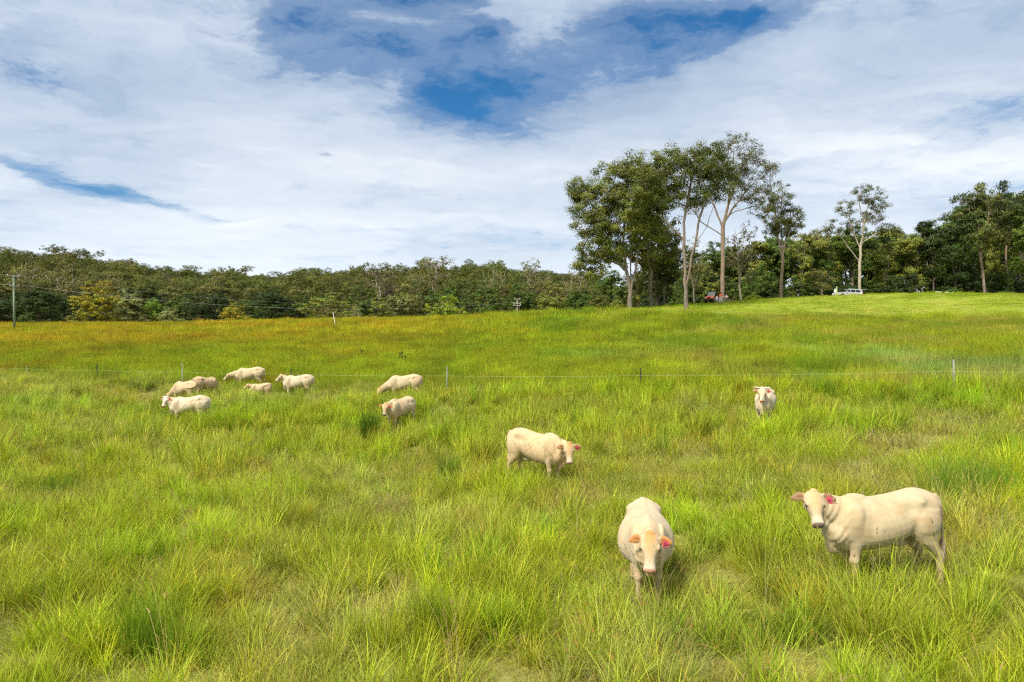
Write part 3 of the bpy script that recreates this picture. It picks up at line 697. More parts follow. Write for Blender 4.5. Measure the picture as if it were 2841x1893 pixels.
for i, px in enumerate(range(-30, 1760, 78)):
    yt = 800 + 12 * math.sin(i * 2.3); tree_px('D', px + random.uniform(-20, 20), yt, random.uniform(100, 150), random.uniform(168, 182), random.choice((DK, DK, MD, MD, OL)),
            'dark leafy tree in the second row behind the meadow edge', 'second row of trees behind the meadow edge')
for i in range(24):
    px = -60 + i * 76 + random.uniform(-15, 15)
    tree_px('G', px, (782 if px < 350 else 790) + random.uniform(-12, 12), random.uniform(70, 100), random.uniform(190, 225), random.choice((BR, (.13, .135, .026), BR, (.12, .11, .028))),
            'brownish olive gum at the foot of the wooded hill', 'gums at the foot of the wooded hill')
PALE = [('W', 70, 705, 110, 215, BR, 'pale trunked gum on the hill above the green power pole'),
        ('W', 195, 722, 150, 205, BR, 'gum with white spreading limbs on the hill left of the golden topped tree'),
        ('W', 300, 745, 100, 215, BR, 'thin pale stemmed gum on the hill above the golden topped tree'),
        ('G', 588, 742, 90, 205, BR, 'gum with twin straight pale trunks below the dip in the ridge'),
        ('W', 1052, 738, 110, 200, (.115, .088, .05), 'nearly bare gum with a fan of pale branches in mid hill'),
        ('W', 1205, 702, 140, 205, BR, 'tall gum with white forking limbs breaking the ridge line'),
        ('W', 1372, 716, 110, 210, BR, 'sparse pale gum breaking the ridge line left of the small power pole'),
        ('W', 1490, 702, 130, 200, BR, 'airy gum with see-through crown on the skyline right of the small power pole'),
        ('W', 1590, 722, 110, 185, BR, 'thin brownish gum on the skyline left of the broad forked gum')]
for k, px, yt, w, d, tint, lab in PALE: tree_px(k, px, yt, w, d, tint, lab, 'pale limbed gums on the hill')

# --- the wood behind the mown rise, on the right
RB = [('G', 1806, 475, 175, 112, (.135, .138, .028), 'full crowned gum filling the canopy between the broad gum and the two stemmed gum', 3),
      ('D', 1822, 560, 190, 121, (.075, .090, .018), 'dark thick crowned tree filling the gap behind the two stemmed gum', None),
      ('G', 1843, 690, 80, 118, DK, 'thin grey trunked tree beside the dark thick crowned tree', 0),
      ('W', 1925, 640, 100, 128, BR, 'gum with short white trunk seen just behind the two stemmed gum', None),
      ('W', 2057, 595, 125, 126, (.10, .09, .03), 'gum with pale twin trunks right of the tallest gum', None),
      ('D', 1965, 735, 100, 140, OL, 'olive green tree behind the orange buggy', None), ('D', 2110, 720, 110, 138, MD, 'green tree between the pale twin gum and the slim gum', None),
      ('G', 2225, 640, 95, 140, OL, 'olive gum right of the slim reddish gum', 3), ('G', 2290, 632, 100, 142, OL, 'full crowned olive gum left of the silver wagon', 4),
      ('B', 2090, 812, 66, 122, LM, 'round lime olive bush on the crest of the mown rise', None),
      ('G', 2278, 735, 75, 128, BR, 'small brownish tree with branching grey trunk left of the wagon', 2),
      ('G', 2455, 665, 110, 140, OL, 'olive crowned gum right of the lone airy gum', 3), ('G', 2525, 628, 110, 140, OL, 'olive gum halfway between the wagon and the rocks', 4),
      ('G', 2590, 600, 120, 138, DK, 'dark gum above the pale rocks', 3), ('G', 2655, 555, 130, 136, DK, 'dark full gum above the bright green shrub', 4),
      ('G', 2735, 505, 150, 133, (.085, .098, .020), 'big dark gum reaching highest at the wood end near the rocks', 0), ('G', 2800, 515, 110, 138, DK, 'dark gum with broken top beside the biggest gum of the wood', 1),
      ('G', 2850, 560, 120, 130, MD, 'gum cut off at the picture edge beyond the rocks', 3),
      ('B', 2655, 793, 75, 121, (.095, .18, .022), 'bright green leafy shrub beside the pale rocks', 1), ('B', 2785, 800, 80, 122, (.06, .13, .016), 'low fresh green shrub under the biggest dark gum', 1)]
for k, px, yt, w, d, tint, lab, pr in RB: tree_px(k, px, yt, w, d, tint, lab, 'wood behind the mown rise', proto=pr)
for i in range(48):
    px = 1790 + i * 23.5 + random.uniform(-14, 14); d = random.uniform(142, 172)
    top = np.interp(px, [1780, 1900, 2100, 2250, 2400, 2550, 2650, 2750, 2900], [705, 700, 660, 610, 640, 605, 565, 520, 520])
    tree_px('G' if i % 3 else 'D', px, top + random.uniform(-8, 26), random.uniform(100, 150), d, random.choice((MD, MD, OL, OL, (.15, .148, .028))),
            'leafy tree deep in the wood behind the mown rise', 'trees deep in the wood behind the mown rise')
for i in range(26):
    px = 1800 + i * 41 + random.uniform(-12, 12); d = random.uniform(136, 146)
    tree_px('B', px, random.uniform(752, 785), random.uniform(70, 110), d, random.choice((DK, DK, MD)),
            'dark undergrowth bush at the foot of the wood behind the mown rise', 'undergrowth at the foot of the wood')

# --- the wooded hill: one far-off mass of gum crowns
random.seed(9)
FP = []
for i in range(6):
    r = np.random.default_rng(300 + i); h = 15; w = 10
    b = [(r.normal(0, w * .2), r.normal(0, w * .2), h * r.uniform(.48, .9), w * r.uniform(.2, .3), w * r.uniform(.2, .3), h * .10) for _ in range(8)]
    tips = in_blobs(b, 80, r, .5); V, Fc, T = leaves(tips, r, 22, 1.1, .6, .52, .28, .2, .3, .8)
    V2, F2 = tube_mesh([([(0, 0, -1), (.2, 0, h * .35), (.5, .2, h * .75)], [.28, .22, .08], 5), ([(.2, 0, h * .35), (w * .2, .5, h * .7)], [.15, .05], 4), ([(.2, 0, h * .35), (-w * .2, -.5, h * .7)], [.15, .05], 4)])
    n0 = len(V); V = np.concatenate([V, V2]); Fc = Fc.tolist() + [tuple(q + n0 for q in f) for f in F2]
    T = np.concatenate([T, np.tile([2.6, 2.7, 5.0], (len(V2), 1))])
    ob = mesh_obj('forest_crown_%02d' % i, V, Fc, M_LEAF_I, link=False); attr_col(ob.data, 'tint', T); FP.append(ob)
n = 11000
d = np.sqrt(rng.uniform(215 ** 2, 620 ** 2, n)); u = rng.uniform(-1.0, .42, n); x = u * d
keep = (x < 60) | (d < 300); x, d = x[keep], d[keep]; n = len(x)
hc = fbm(x / 40, d / 40, 71, 3)
c = lerp(np.tile(np.array((.132, .130, .024)), (n, 1)), np.tile(np.array((.100, .122, .018)), (n, 1)), sstep(.35, .65, hc))
c = c * rng.uniform(.65, 1.3, (n, 1)); odd = rng.uniform(0, 1, n) < .08; c[odd] = np.array((.17, .14, .065))
s = rng.uniform(.5, .85, n) * np.where(rng.uniform(0, 1, n) < .06, 1.4, 1.0)
forest = scatter('forest', np.stack([x, d, ground(x, d) - .3], 1), rng.uniform(0, 6.28, n), np.zeros((n, 2)), np.stack([s, s, s * rng.uniform(.85, 1.2, n)], 1), rng.integers(0, 6, n), c, FP)
forest['label'] = 'mass of olive brown gum crowns covering the far hill'
# ------------------------------------------------------------------ the herd
def ring_pts(c, a, b, ra, rb, n=22, pw=1.0, flat_top=0.0):
    th = np.arange(n) * 2 * math.pi / n
    co_, si = np.cos(th), np.sin(th)
    e = 1.0 / pw
    u = np.sign(co_) * np.abs(co_) ** e; v = np.sign(si) * np.abs(si) ** e
    u = u * (1 - flat_top * si)                      # narrower above, wider below
    return np.asarray(c)[None] + np.outer(u * ra, a) + np.outer(v * rb, b)
class Shell:
    def __init__(s): s.V = []; s.F = []
    def loft(s, rings):
        base = len(s.V); n = len(rings[0])
        for r_ in rings: s.V += [tuple(p) for p in r_]
        m = len(rings)
        for i in range(m - 1):
            for k in range(n):
                k2 = (k + 1) % n
                s.F.append((base + i * n + k, base + i * n + k2, base + (i + 1) * n + k2, base + (i + 1) * n + k))
        s.F.append(tuple(base + k for k in range(n))[::-1]); s.F.append(tuple(base + (m - 1) * n + k for k in range(n)))
    def tube(s, pts, rad, n=10):
        pts = np.asarray(pts, float); d = np.gradient(pts, axis=0); d /= np.linalg.norm(d, axis=1, keepdims=True) + 1e-9
        rr = []
        for p, t_, r_ in zip(pts, d, rad):
            ref = np.array([0, 1., 0]) if abs(t_[1]) < .9 else np.array([1., 0, 0])
            a = np.cross(t_, ref); a /= np.linalg.norm(a); b = np.cross(t_, a); rr.append(ring_pts(p, a, b, r_, r_, n))
        s.loft(rr)
    def ball(s, c, r3, M=None, n=14):
        c = np.asarray(c, float); rr = []
        for f in np.linspace(-.97, .97, 9):
            q = math.sqrt(1 - f * f); p = c + np.array([r3[0] * f, 0, 0]); rr.append(ring_pts(p, np.array([0, 1., 0]), np.array([0, 0, 1.]), r3[1] * q, r3[2] * q, n))
        if M is not None: rr = [np.array([(M @ Vector(p))[:] for p in r_]) for r_ in rr]
        s.loft(rr)
def spline(keys, n):
    """Catmull-Rom through rows of keys (first column is the parameter)"""
    K_ = np.array(keys, float); m = len(K_); out = []
    for f in np.linspace(0, m - 1, n):
        i = min(int(f), m - 2); u = f - i
        p0, p1, p2, p3 = K_[max(i - 1, 0)], K_[i], K_[i + 1], K_[min(i + 2, m - 1)]
        out.append(.5 * ((2 * p1) + (-p0 + p2) * u + (2 * p0 - 5 * p1 + 4 * p2 - p3) * u * u + (-p0 + 3 * p1 - 3 * p2 + p3) * u ** 3))
    return np.array(out)
def remeshed(sh, voxel, smooth=3):
    me = bpy.data.meshes.new('tmp'); me.from_pydata(sh.V, [], sh.F); me.update()
    o = bpy.data.objects.new('tmp', me); COL.objects.link(o)
    m = o.modifiers.new('r', 'REMESH'); m.mode = 'VOXEL'; m.voxel_size = voxel
    m = o.modifiers.new('s', 'SMOOTH'); m.factor = .5; m.iterations = smooth
    dg = bpy.context.evaluated_depsgraph_get(); ev = o.evaluated_get(dg); out = bpy.data.meshes.new_from_object(ev)
    bpy.data.objects.remove(o); bpy.data.meshes.remove(me)
    out.polygons.foreach_set('use_smooth', [True] * len(out.polygons)); return out
def verts_of(me):
    v = np.empty(len(me.vertices) * 3, np.float32); me.vertices.foreach_get('co', v); return v.reshape(-1, 3).astype(float)
def relax(me, weight, rounds):
    """Taubin smoothing with a weight per vertex: takes out the voxel steps without shrinking"""
    e = np.empty(len(me.edges) * 2, np.int32); me.edges.foreach_get('vertices', e); e = e.reshape(-1, 2); v = verts_of(me); n = len(v)
    i = np.concatenate([e[:, 0], e[:, 1]]); j = np.concatenate([e[:, 1], e[:, 0]]); deg = np.maximum(np.bincount(i, minlength=n), 1)
    for k in range(rounds):
        for lam in (.62, -.60):
            av = np.stack([np.bincount(i, v[j, a], n) / deg for a in range(3)], 1); v = v + lam * weight[:, None] * (av - v)
    me.vertices.foreach_set('co', v.astype(np.float32).ravel()); me.update(); return v
def normals_of(me):
    a = np.empty(len(me.vertices) * 3, np.float32); me.vertex_normals.foreach_get('vector', a); return a.reshape(-1, 3).astype(float)

# ------------------------------------------------------------------ small building helpers
def bx(bm, c, s, M=None, bev=0.0):
    r_ = bmesh.ops.create_cube(bm, size=1.0); vs_ = r_['verts']
    bmesh.ops.scale(bm, vec=s, verts=vs_); bmesh.ops.translate(bm, vec=c, verts=vs_)
    if bev:
        ed = list({e for v in vs_ for e in v.link_edges}); g = bmesh.ops.bevel(bm, geom=ed, offset=bev, segments=2, affect='EDGES', profile=.6); vs_ = list({v for f in g['faces'] for v in f.verts} | {v for v in vs_ if v.is_valid})
    if M is not None: bmesh.ops.transform(bm, matrix=M, verts=[v for v in vs_ if v.is_valid])
def cyl(bm, a, b, r0, r1=None, n=12):
    a, b = Vector(a), Vector(b); d = b - a; M = Matrix.Translation((a + b) / 2) @ d.to_track_quat('Z', 'Y').to_matrix().to_4x4()
    bmesh.ops.create_cone(bm, cap_ends=True, segments=n, radius1=r0, radius2=r0 if r1 is None else r1, depth=d.length, matrix=M)
def done(bm, name, mat, parent=None, smooth=False):
    me = bpy.data.meshes.new(name); bmesh.ops.recalc_face_normals(bm, faces=bm.faces); bm.to_mesh(me); bm.free(); me.materials.append(mat)
    if smooth: me.polygons.foreach_set('use_smooth', [True] * len(me.polygons))
    o = bpy.data.objects.new(name, me); COL.objects.link(o); o.parent = parent; return o
def one(fn, name, mat, parent=None, smooth=False):
    bm = bmesh.new(); fn(bm); return done(bm, name, mat, parent, smooth)

M_POLE = pbr('green treated pole', (.20, .27, .18), .85, noise=(3, .3)); M_TIMB = pbr('weathered timber', (.36, .27, .17), .8, noise=(6, .3)); M_GREYW = pbr('grey timber', (.40, .37, .32), .85, noise=(5, .25))
M_CERAM = pbr('white insulator', (.80, .80, .78), .3); M_WIRE = pbr('aluminium wire', (.50, .50, .47), .5, .6); M_STEEL = pbr('galvanised steel', (.52, .53, .52), .5, .5); M_BLACKP = pbr('black steel picket', (.03, .03, .03), .7)
M_ROPE = pbr('pale electric fence tape', (.45, .46, .26), .6); M_WHITE = pbr('white painted post', (.82, .80, .76), .6); M_SIGN = pbr('white panel', (.72, .74, .74), .5); M_LGREEN = pbr('pale green post', (.34, .46, .22), .75, noise=(6, .25))
M_ROCK = pbr('pale sandstone rock', (.46, .38, .28), .9, noise=(3, .35))

# ------------------------------------------------------------------ power line
def power_pole(px, d, top_y, label, arms, h, lean=0.0, r=.16, mat=None):
    x, y = at_px(px, d); zt = P(px, top_y, d).z; zb = max(gz(x, y) - .6, zt - h)
    root = empty('power_pole', (x, y, zb)); H_ = zt - zb
    one(lambda b: cyl(b, (lean, 0, 0), (0, 0, H_), r * 1.15, r * .8, 14), 'pole', mat or M_POLE, root, True)
    pts = []
    for (dz, L_, az, off) in arms:
        c = Vector((0, 0, H_ - dz)); u = Vector((math.cos(az), math.sin(az), 0)); M = Matrix.Translation(c + Vector((0, -.2, 0))) @ Matrix.Rotation(az, 4, 'Z')
        one(lambda b: bx(b, (off, 0, 0), (L_, .10, .13), M, .01), 'crossarm', M_GREYW, root)
        for k in (-.46, .46):
            q = c + Vector((0, -.2, 0)) + u * (off + L_ * k)
            def ins(b):
                cyl(b, q + Vector((0, 0, .06)), q + Vector((0, 0, .14)), .03); cyl(b, q + Vector((0, 0, .13)), q + Vector((0, 0, .2)), .085, .06); cyl(b, q + Vector((0, 0, .2)), q + Vector((0, 0, .27)), .07, .04)
            one(ins, 'insulator', M_CERAM, root, True); pts.append(Vector((x, y, zb)) + q + Vector((0, 0, .22)))
    tag(root, label, 'power pole'); return pts
pp1 = power_pole(36, 112, 764, 'green timber power pole with white insulators standing in the golden meadow', [(.12, 1.7, R(50), .1), (1.75, 1.3, R(50), .25)], 9.6, .25)
pp2 = power_pole(1435, 146, 829, 'small pale power pole with three crossarms in front of the trees', [(.10, 1.3, R(8), 0), (1.0, 1.5, R(8), 0), (1.45, 1.5, R(8), 0)], 9, 0, .11, M_GREYW)
def wire(a, b, sag, r, label, n=40):
    pts = [(a.lerp(b, f) - Vector((0, 0, 4 * sag * f * (1 - f))))[:] for f in np.linspace(0, 1, n)]
    V, Fc = tube_mesh([(pts, [r] * n, 5)]); o = mesh_obj('power_line', V, Fc, M_WIRE, smooth=True); return tag(o, label, 'cable', 'wires of the power line')
wire(pp1[3], pp2[2], 2.6, .013, 'thick lower power cable sagging across in front of the dark tree line')
wire(pp1[1], pp2[1], 2.9, .006, 'thin upper power wire running from the green pole to the small pale pole')
wire(pp1[2], pp1[2] + Vector((-45, 6, 1.0)), .5, .012, 'lower power cable leaving the green pole towards the picture edge')
wire(pp1[0], pp1[0] + Vector((-45, 6, 1.0)), .5, .007, 'upper power wire leaving the green pole towards the picture edge')

# ------------------------------------------------------------------ electric fence
fr = empty('fence', (0, fence_y(0), gz(0, fence_y(0))))
tops = []
for px, topy, mat, rr in ((-160, 1012, M_STEEL, .03), (74, 1014, M_STEEL, .022), (270, 1010, M_BLACKP, .035), (506, 1009, M_STEEL, .034), (808, 1023, M_BLACKP, .035), (1240, 1017, M_STEEL, .028), (1777, 1020, M_BLACKP, .030), (2645, 998, M_STEEL, .038), (3050, 995, M_STEEL, .034)):
    rr *= .72; u = (px - 1420.5) / F_PX; y = 37.1 / (1 + .366 * u); x = u * y; z = gz(x, y); zt = CAM_Z + y * (965 - topy) / F_PX
    zt = max(zt, z + .95)
    lx = random.uniform(-.04, .04)
    def picket(b):
        for a in (90, 210, 330):      # a Y-section star picket
            M = Matrix.Translation((x - fr.location.x, y - fr.location.y, 0)) @ Matrix.Rotation(R(a), 4, 'Z')
            bx(b, (rr * .6, 0, (z - .3 + zt) / 2 - fr.location.z), (rr * 1.3, .012 + rr * .25, zt - z + .3), M)
    one(picket, 'post', mat, fr); tops.append((x, y, z, zt))
wy = {-160: 1020, 74: 1023, 270: 1027, 506: 1032, 808: 1038, 1240: 1043, 1777: 1042, 2645: 1030, 3050: 1028}
wp = []
for (x, y, z, zt), px in zip(tops, wy): wp.append((x - .04 - fr.location.x, y - .06 - fr.location.y, CAM_Z + y * (965 - wy[px]) / F_PX - fr.location.z))
wp = np.array(wp)
fine = []
for i in range(len(wp) - 1):
    for f in np.linspace(0, 1, 12, endpoint=False): p = wp[i] * (1 - f) + wp[i + 1] * f; p[2] -= .05 * 4 * f * (1 - f); fine.append(p)
fine.append(wp[-1])
V, Fc = tube_mesh([(fine, [.0042] * len(fine), 5)]); mesh_obj('wire', V, Fc, M_ROPE, fr, True)
tag(fr, 'single wire electric fence on thin steel pickets between paddock and meadow', 'fence')

# ------------------------------------------------------------------ odd posts and rocks
a = P(931, 903, 104); zb = gz(a.x, a.y) - .1; a.z = min(a.z, zb); b_ = P(923.5, 866, 104)
o = one(lambda b: (cyl(b, (0, 0, 0), b_ - a, .055, .045, 8)), 'leaning_post', M_WHITE); o.location = a; tag(o, 'thin white post leaning to one side at the back of the meadow', 'post')
x, y = at_px(2322, 115.5); z = gz(x, y); zt = P(2322, 795, 115.5).z
def gpost(b): cyl(b, (0, 0, -.3), (0, 0, zt - z - .08), .125, .12, 12); cyl(b, (0, 0, zt - z - .081), (0, 0, zt - z), .12, .07, 12)
o = one(gpost, 'marker_post', M_LGREEN); o.location = (x, y, z); tag(o, 'stout pale green post in front of the silver wagon bonnet', 'post')
x, y = at_px(2317.3, 117.5); z = gz(x, y)
sg = empty('sign', (x, y, z)); zz = P(2317, 802, 117.5).z - z
one(lambda b: bx(b, (0, 0, zz - .32), (.30, .05, .64), None, .01), 'panel', M_SIGN, sg); one(lambda b: cyl(b, (0, .05, -.2), (0, .05, zz - .05), .03), 'post', M_STEEL, sg); tag(sg, 'small upright white panel beside the pale green post', 'sign')
for k, (px, d, s_) in enumerate(((2603, 116, .55), (2628, 117, .6), (2644, 116.5, .5))):
    x, y = at_px(px, d); bm = bmesh.new(); bmesh.ops.create_icosphere(bm, subdivisions=3, radius=1)
    for v in bm.verts:
        q = v.co.copy(); f = .75 + .5 * float(fbm(np.array([q.x * 1.3 + k * 7]), np.array([q.y * 1.3 + q.z * 1.7]), 5 + k)[0]); v.co = Vector((q.x * s_ * f, q.y * s_ * .8 * f, q.z * s_ * .55 * f))
    o = done(bm, 'rock', M_ROCK); o.location = (x, y, gz(x, y) + .16 * s_); o.rotation_euler = (0, 0, k * 1.3)
    tag(o, ('low pale rock at the wood edge, leftmost of three', 'rounded pale rock in the middle of three at the wood edge', 'smallest pale rock beside the bright green shrub')[k], 'rock', 'pale rocks at the wood edge')

# ------------------------------------------------------------------ silver wagon with raised tailgate (faces left, stands just behind the crest)
M_SILVER = pbr('silver car paint', (.56, .54, .53), .35, .35, .5, (2, .05), .6); M_GLASS = pbr('tinted glass', (.012, .014, .016), .08, 0, .6); M_TYRE = pbr('tyre rubber', (.02, .02, .02), .85); M_RIM = pbr('alloy rim', (.50, .50, .50), .35, .8)
M_RED = pbr('red lamp', (.55, .03, .03), .3); M_DARK = pbr('dark plastic and boot shade', (.02, .02, .022), .6); M_LAMP = pbr('headlamp', (.75, .75, .72), .15)
def hw(z): return np.interp(z, [.3, .9, 1.12, 1.85], [.90, .96, .93, .70])
def prism(b, prof, wfun):
    l = [b.verts.new((x, wfun(z), z)) for x, z in prof]; r_ = [b.verts.new((x, -wfun(z), z)) for x, z in prof]; n = len(prof)
    b.faces.new(l); b.faces.new(r_[::-1])
    for i in range(n): b.faces.new((l[i], r_[i], r_[(i + 1) % n], l[(i + 1) % n]))
x, y = at_px(2352, 123.5); zc_ = gz(x, y) - .02
car = empty('station_wagon', (x, y, zc_), R(184)); car.rotation_euler = (0, R(-3.5), R(184))
PROF = [(2.42, .45), (2.46, .72), (2.40, .98), (2.25, 1.08), (1.15, 1.20), (.95, 1.24), (.30, 1.74), (.05, 1.82), (-1.0, 1.88), (-1.95, 1.85), (-2.18, 1.74), (-2.32, 1.15), (-2.40, .95), (-2.38, .50), (-2.1, .38), (2.1, .36)]
body = one(lambda b: prism(b, PROF, hw), 'body', M_SILVER, car)
for sgn in (1, -1):
    for prof, nm in (([(.86, 1.27), (.30, 1.66), (.02, 1.70), (-.02, 1.27)], 'window'), ([(-.10, 1.27), (-.06, 1.71), (-.92, 1.76), (-.95, 1.28)], 'window'), ([(-1.03, 1.28), (-1.00, 1.76), (-1.72, 1.73), (-1.98, 1.55), (-1.72, 1.32)], 'window')):
        mesh_obj(nm, [(px_, sgn * (float(hw(z)) + .006), z) for px_, z in prof], [tuple(range(len(prof)))[::sgn]], M_GLASS, car)
    for wx in (1.50, -1.42):
        w = one(lambda b: cyl(b, (wx, sgn * .74, .40), (wx, sgn * .985, .40), .40, .40, 24), 'wheel', M_TYRE, car); one(lambda b: cyl(b, (wx, sgn * .90, .40), (wx, sgn * .99, .40), .25, .23, 18), 'rim', M_RIM, w)
        arch = Shell()
        ang = np.linspace(R(-8), R(188), 16); V = [(wx + rr_ * math.cos(t_), sgn * (.966), .42 + rr_ * math.sin(t_)) for rr_ in (.40, .50) for t_ in ang]; F4 = [(i, i + 1, 17 + i, 16 + i) for i in range(15)]
        mesh_obj('wheel_arch', V, F4, M_DARK, car)
    one(lambda b: bx(b, (-2.28, sgn * .84, 1.08), (.14, .20, .30), None, .02), 'tail_light', M_RED, car); one(lambda b: bx(b, (2.36, sgn * .72, .92), (.16, .36, .16), None, .03), 'headlight', M_LAMP, car)
    one(lambda b: bx(b, (.78, sgn * 1.04, 1.30), (.12, .18, .15), None, .03), 'mirror', M_SILVER, car)
    one(lambda b: bx(b, (-.5, sgn * .70, 1.885), (1.9, .05, .05), None, .01), 'roof_rail', M_STEEL, car)
mesh_obj('windscreen', [(.93, .84, 1.26), (.93, -.84, 1.26), (.335, -.70, 1.73), (.335, .70, 1.73)], [(0, 1, 2, 3)], M_GLASS, car)
mesh_obj('boot_shade_panel', [(-2.215, .70, 1.70), (-2.215, -.70, 1.70), (-2.40, -.80, .86), (-2.40, .80, .86)], [(3, 2, 1, 0)], M_DARK, car)  # flat dark sheet standing in for the shaded boot interior, no opening is cut
tg = empty('tailgate', (-2.10, 0, 1.84)); tg.parent = car; tg.rotation_euler = (0, R(8), 0)
one(lambda b: bx(b, (-.55, 0, .03), (1.15, 1.46, .07), None, .03), 'tailgate_shell', M_SILVER, tg); one(lambda b: bx(b, (-.62, 0, -.03), (.95, 1.3, .05)), 'tailgate_lining', M_DARK, tg)
for sgn in (1, -1): one(lambda b: cyl(b, (-.14, sgn * .66, -.25), (-.70, sgn * .66, -.03), .02), 'gas_strut', M_DARK, tg)
tag(car, 'silver station wagon with its tailgate raised on the crest of the mown rise', 'car')

# ------------------------------------------------------------------ orange farm buggy
M_ORNG = pbr('orange buggy paint', (.78, .10, .025), .4, 0, .5, (3, .08), .4)
x, y = at_px(1977, 113.5); bg = empty('farm_buggy', (x, y, gz(x, y) + .02), R(232)); bg.scale = (1.06,) * 3
one(lambda b: (bx(b, (0, 0, .52), (2.7, 1.25, .30), None, .05), bx(b, (1.25, 0, .55), (.35, 1.3, .32), None, .06)), 'chassis', M_DARK, bg)
def hood(b):
    pr = [(1.42, .62), (1.46, .82), (1.30, .98), (.55, 1.14), (.50, .66)]; prism(b, pr, lambda z: .66 - .12 * (z - .6))
one(hood, 'hood', M_ORNG, bg); one(lambda b: bx(b, (1.45, 0, .78), (.05, .55, .17), None, .02), 'grille', M_DARK, bg)
for sgn in (1, -1):
    one(lambda b: bx(b, (1.40, sgn * .48, .84), (.12, .24, .13), None, .03), 'headlight', M_LAMP, bg)
    for wx in (1.0, -.95):
        w = one(lambda b: cyl(b, (wx, sgn * .50, .33), (wx, sgn * .78, .33), .33, .33, 20), 'wheel', M_TYRE, bg); one(lambda b: cyl(b, (wx, sgn * .70, .33), (wx, sgn * .79, .33), .17, .15, 14), 'rim', M_STEEL, w)
    one(lambda b: (cyl(b, (.55, sgn * .62, .95), (.28, sgn * .58, 1.88), .03), cyl(b, (-.55, sgn * .62, .75), (-.50, sgn * .58, 1.88), .03), cyl(b, (.28, sgn * .58, 1.88), (-.50, sgn * .58, 1.88), .03)), 'roll_bar', M_DARK, bg)
    one(lambda b: (bx(b, (-.25, sgn * .3, .78), (.5, .52, .14), None, .04), bx(b, (-.50, sgn * .3, 1.05), (.13, .52, .55), None, .04)), 'seat', M_DARK, bg)
one(lambda b: bx(b, (-.10, 0, 1.92), (1.15, 1.32, .07), None, .03), 'roof', M_DARK, bg)
M_SCREEN = pbr('dusty windscreen', (.22, .25, .24), .15, 0, .6)
one(lambda b: bx(b, (0, 0, 0), (.02, 1.14, .86), Matrix.Translation((.43, 0, 1.44)) @ Matrix.Rotation(R(-16), 4, 'Y')), 'windscreen', M_SCREEN, bg)
one(lambda b: (bx(b, (-1.05, 0, .78), (.95, 1.3, .06)), bx(b, (-1.05, .63, .92), (.95, .04, .3)), bx(b, (-1.05, -.63, .92), (.95, .04, .3)), bx(b, (-1.52, 0, .92), (.04, 1.3, .3))), 'cargo_tray', M_ORNG, bg)
one(lambda b: bmesh.ops.create_cone(b, cap_ends=True, segments=16, radius1=.17, radius2=.17, depth=.03, matrix=Matrix.Translation((.30, .32, 1.12)) @ Matrix.Rotation(R(-60), 4, 'Y')), 'steering_wheel', M_DARK, bg)
tag(bg, 'orange farm buggy with dark roof parked beside the tallest gum', 'buggy')

# ------------------------------------------------------------------ picnic
x, y = at_px(2006, 111.3); tz = gz(x, y); TBL = (x, y)
tb = empty('picnic_table', (x, y, tz), R(4))
for k in range(5): one(lambda b: bx(b, (0, -.32 + k * .16, .74), (1.75, .15, .04), None, .006), 'plank', M_TIMB, tb)
for sx in (-.75, .75):
    for sy in (-.32, .32): one(lambda b: bx(b, (sx, sy, .36), (.08, .08, .72), None, .006), 'leg', M_TIMB, tb)
for sy in (-.32, .32): one(lambda b: bx(b, (0, sy, .67), (1.45, .04, .09)), 'rail', M_TIMB, tb)
tag(tb, 'timber picnic table set with plates under the tallest gum', 'table')
M_CLOTH = pbr('white plate', (.78, .76, .72), .3); M_PINK = pbr('pinkish cloth', (.66, .50, .46), .8)
for k, (dx, dy, ln) in enumerate(((-.35, -.1, 'white plate at the left end of the picnic table'), (.1, .05, 'white plate in the middle of the picnic table'), (.55, -.1, 'white plate at the right end of the picnic table'))):
    o = one(lambda b: (cyl(b, (0, 0, 0), (0, 0, .012), .09, .15, 18), cyl(b, (0, 0, .012), (0, 0, .03), .15, .16, 18)), 'plate', M_CLOTH, None, True); o.location = (x + dx, y + dy, tz + .762); tag(o, ln, 'plate', 'plates on the picnic table')
def chair(px, d, rz, label, mat=M_TIMB, lean=12):
    cx, cy = at_px(px, d); c = empty('chair', (cx, cy, gz(cx, cy)), R(rz))
    for k in range(4): one(lambda b: bx(b, (-.165 + k * .11, 0, .44), (.10, .46, .03)), 'slat', mat, c)
    for sx in (-.2, .2):
        for sy in (-.2, .2): one(lambda b: bx(b, (sx, sy, .21), (.045, .045, .43)), 'leg', mat, c)
    M = Matrix.Translation((-.21, 0, .45)) @ Matrix.Rotation(R(-lean), 4, 'Y')
    for sy in (-.2, .2): one(lambda b: bx(b, (0, sy, .24), (.04, .045, .5), M), 'back_post', mat, c)
    for k in range(3): one(lambda b: bx(b, (.0, 0, .14 + k * .15), (.025, .42, .10), M), 'back_slat', mat, c)
    tag(c, label, 'chair', 'chairs round the picnic table'); return c
chair(2029, 111.0, 172, 'timber chair with reclined back at the right end of the picnic table', lean=38)
chair(2011, 109.9, 95, 'timber chair with its back to the viewer in front of the picnic table')
chair(1988, 110.2, 20, 'timber chair holding the seated person in white')
chair(1998, 109.8, 100, 'small white chair between the two people and the table', M_WHITE, 6)
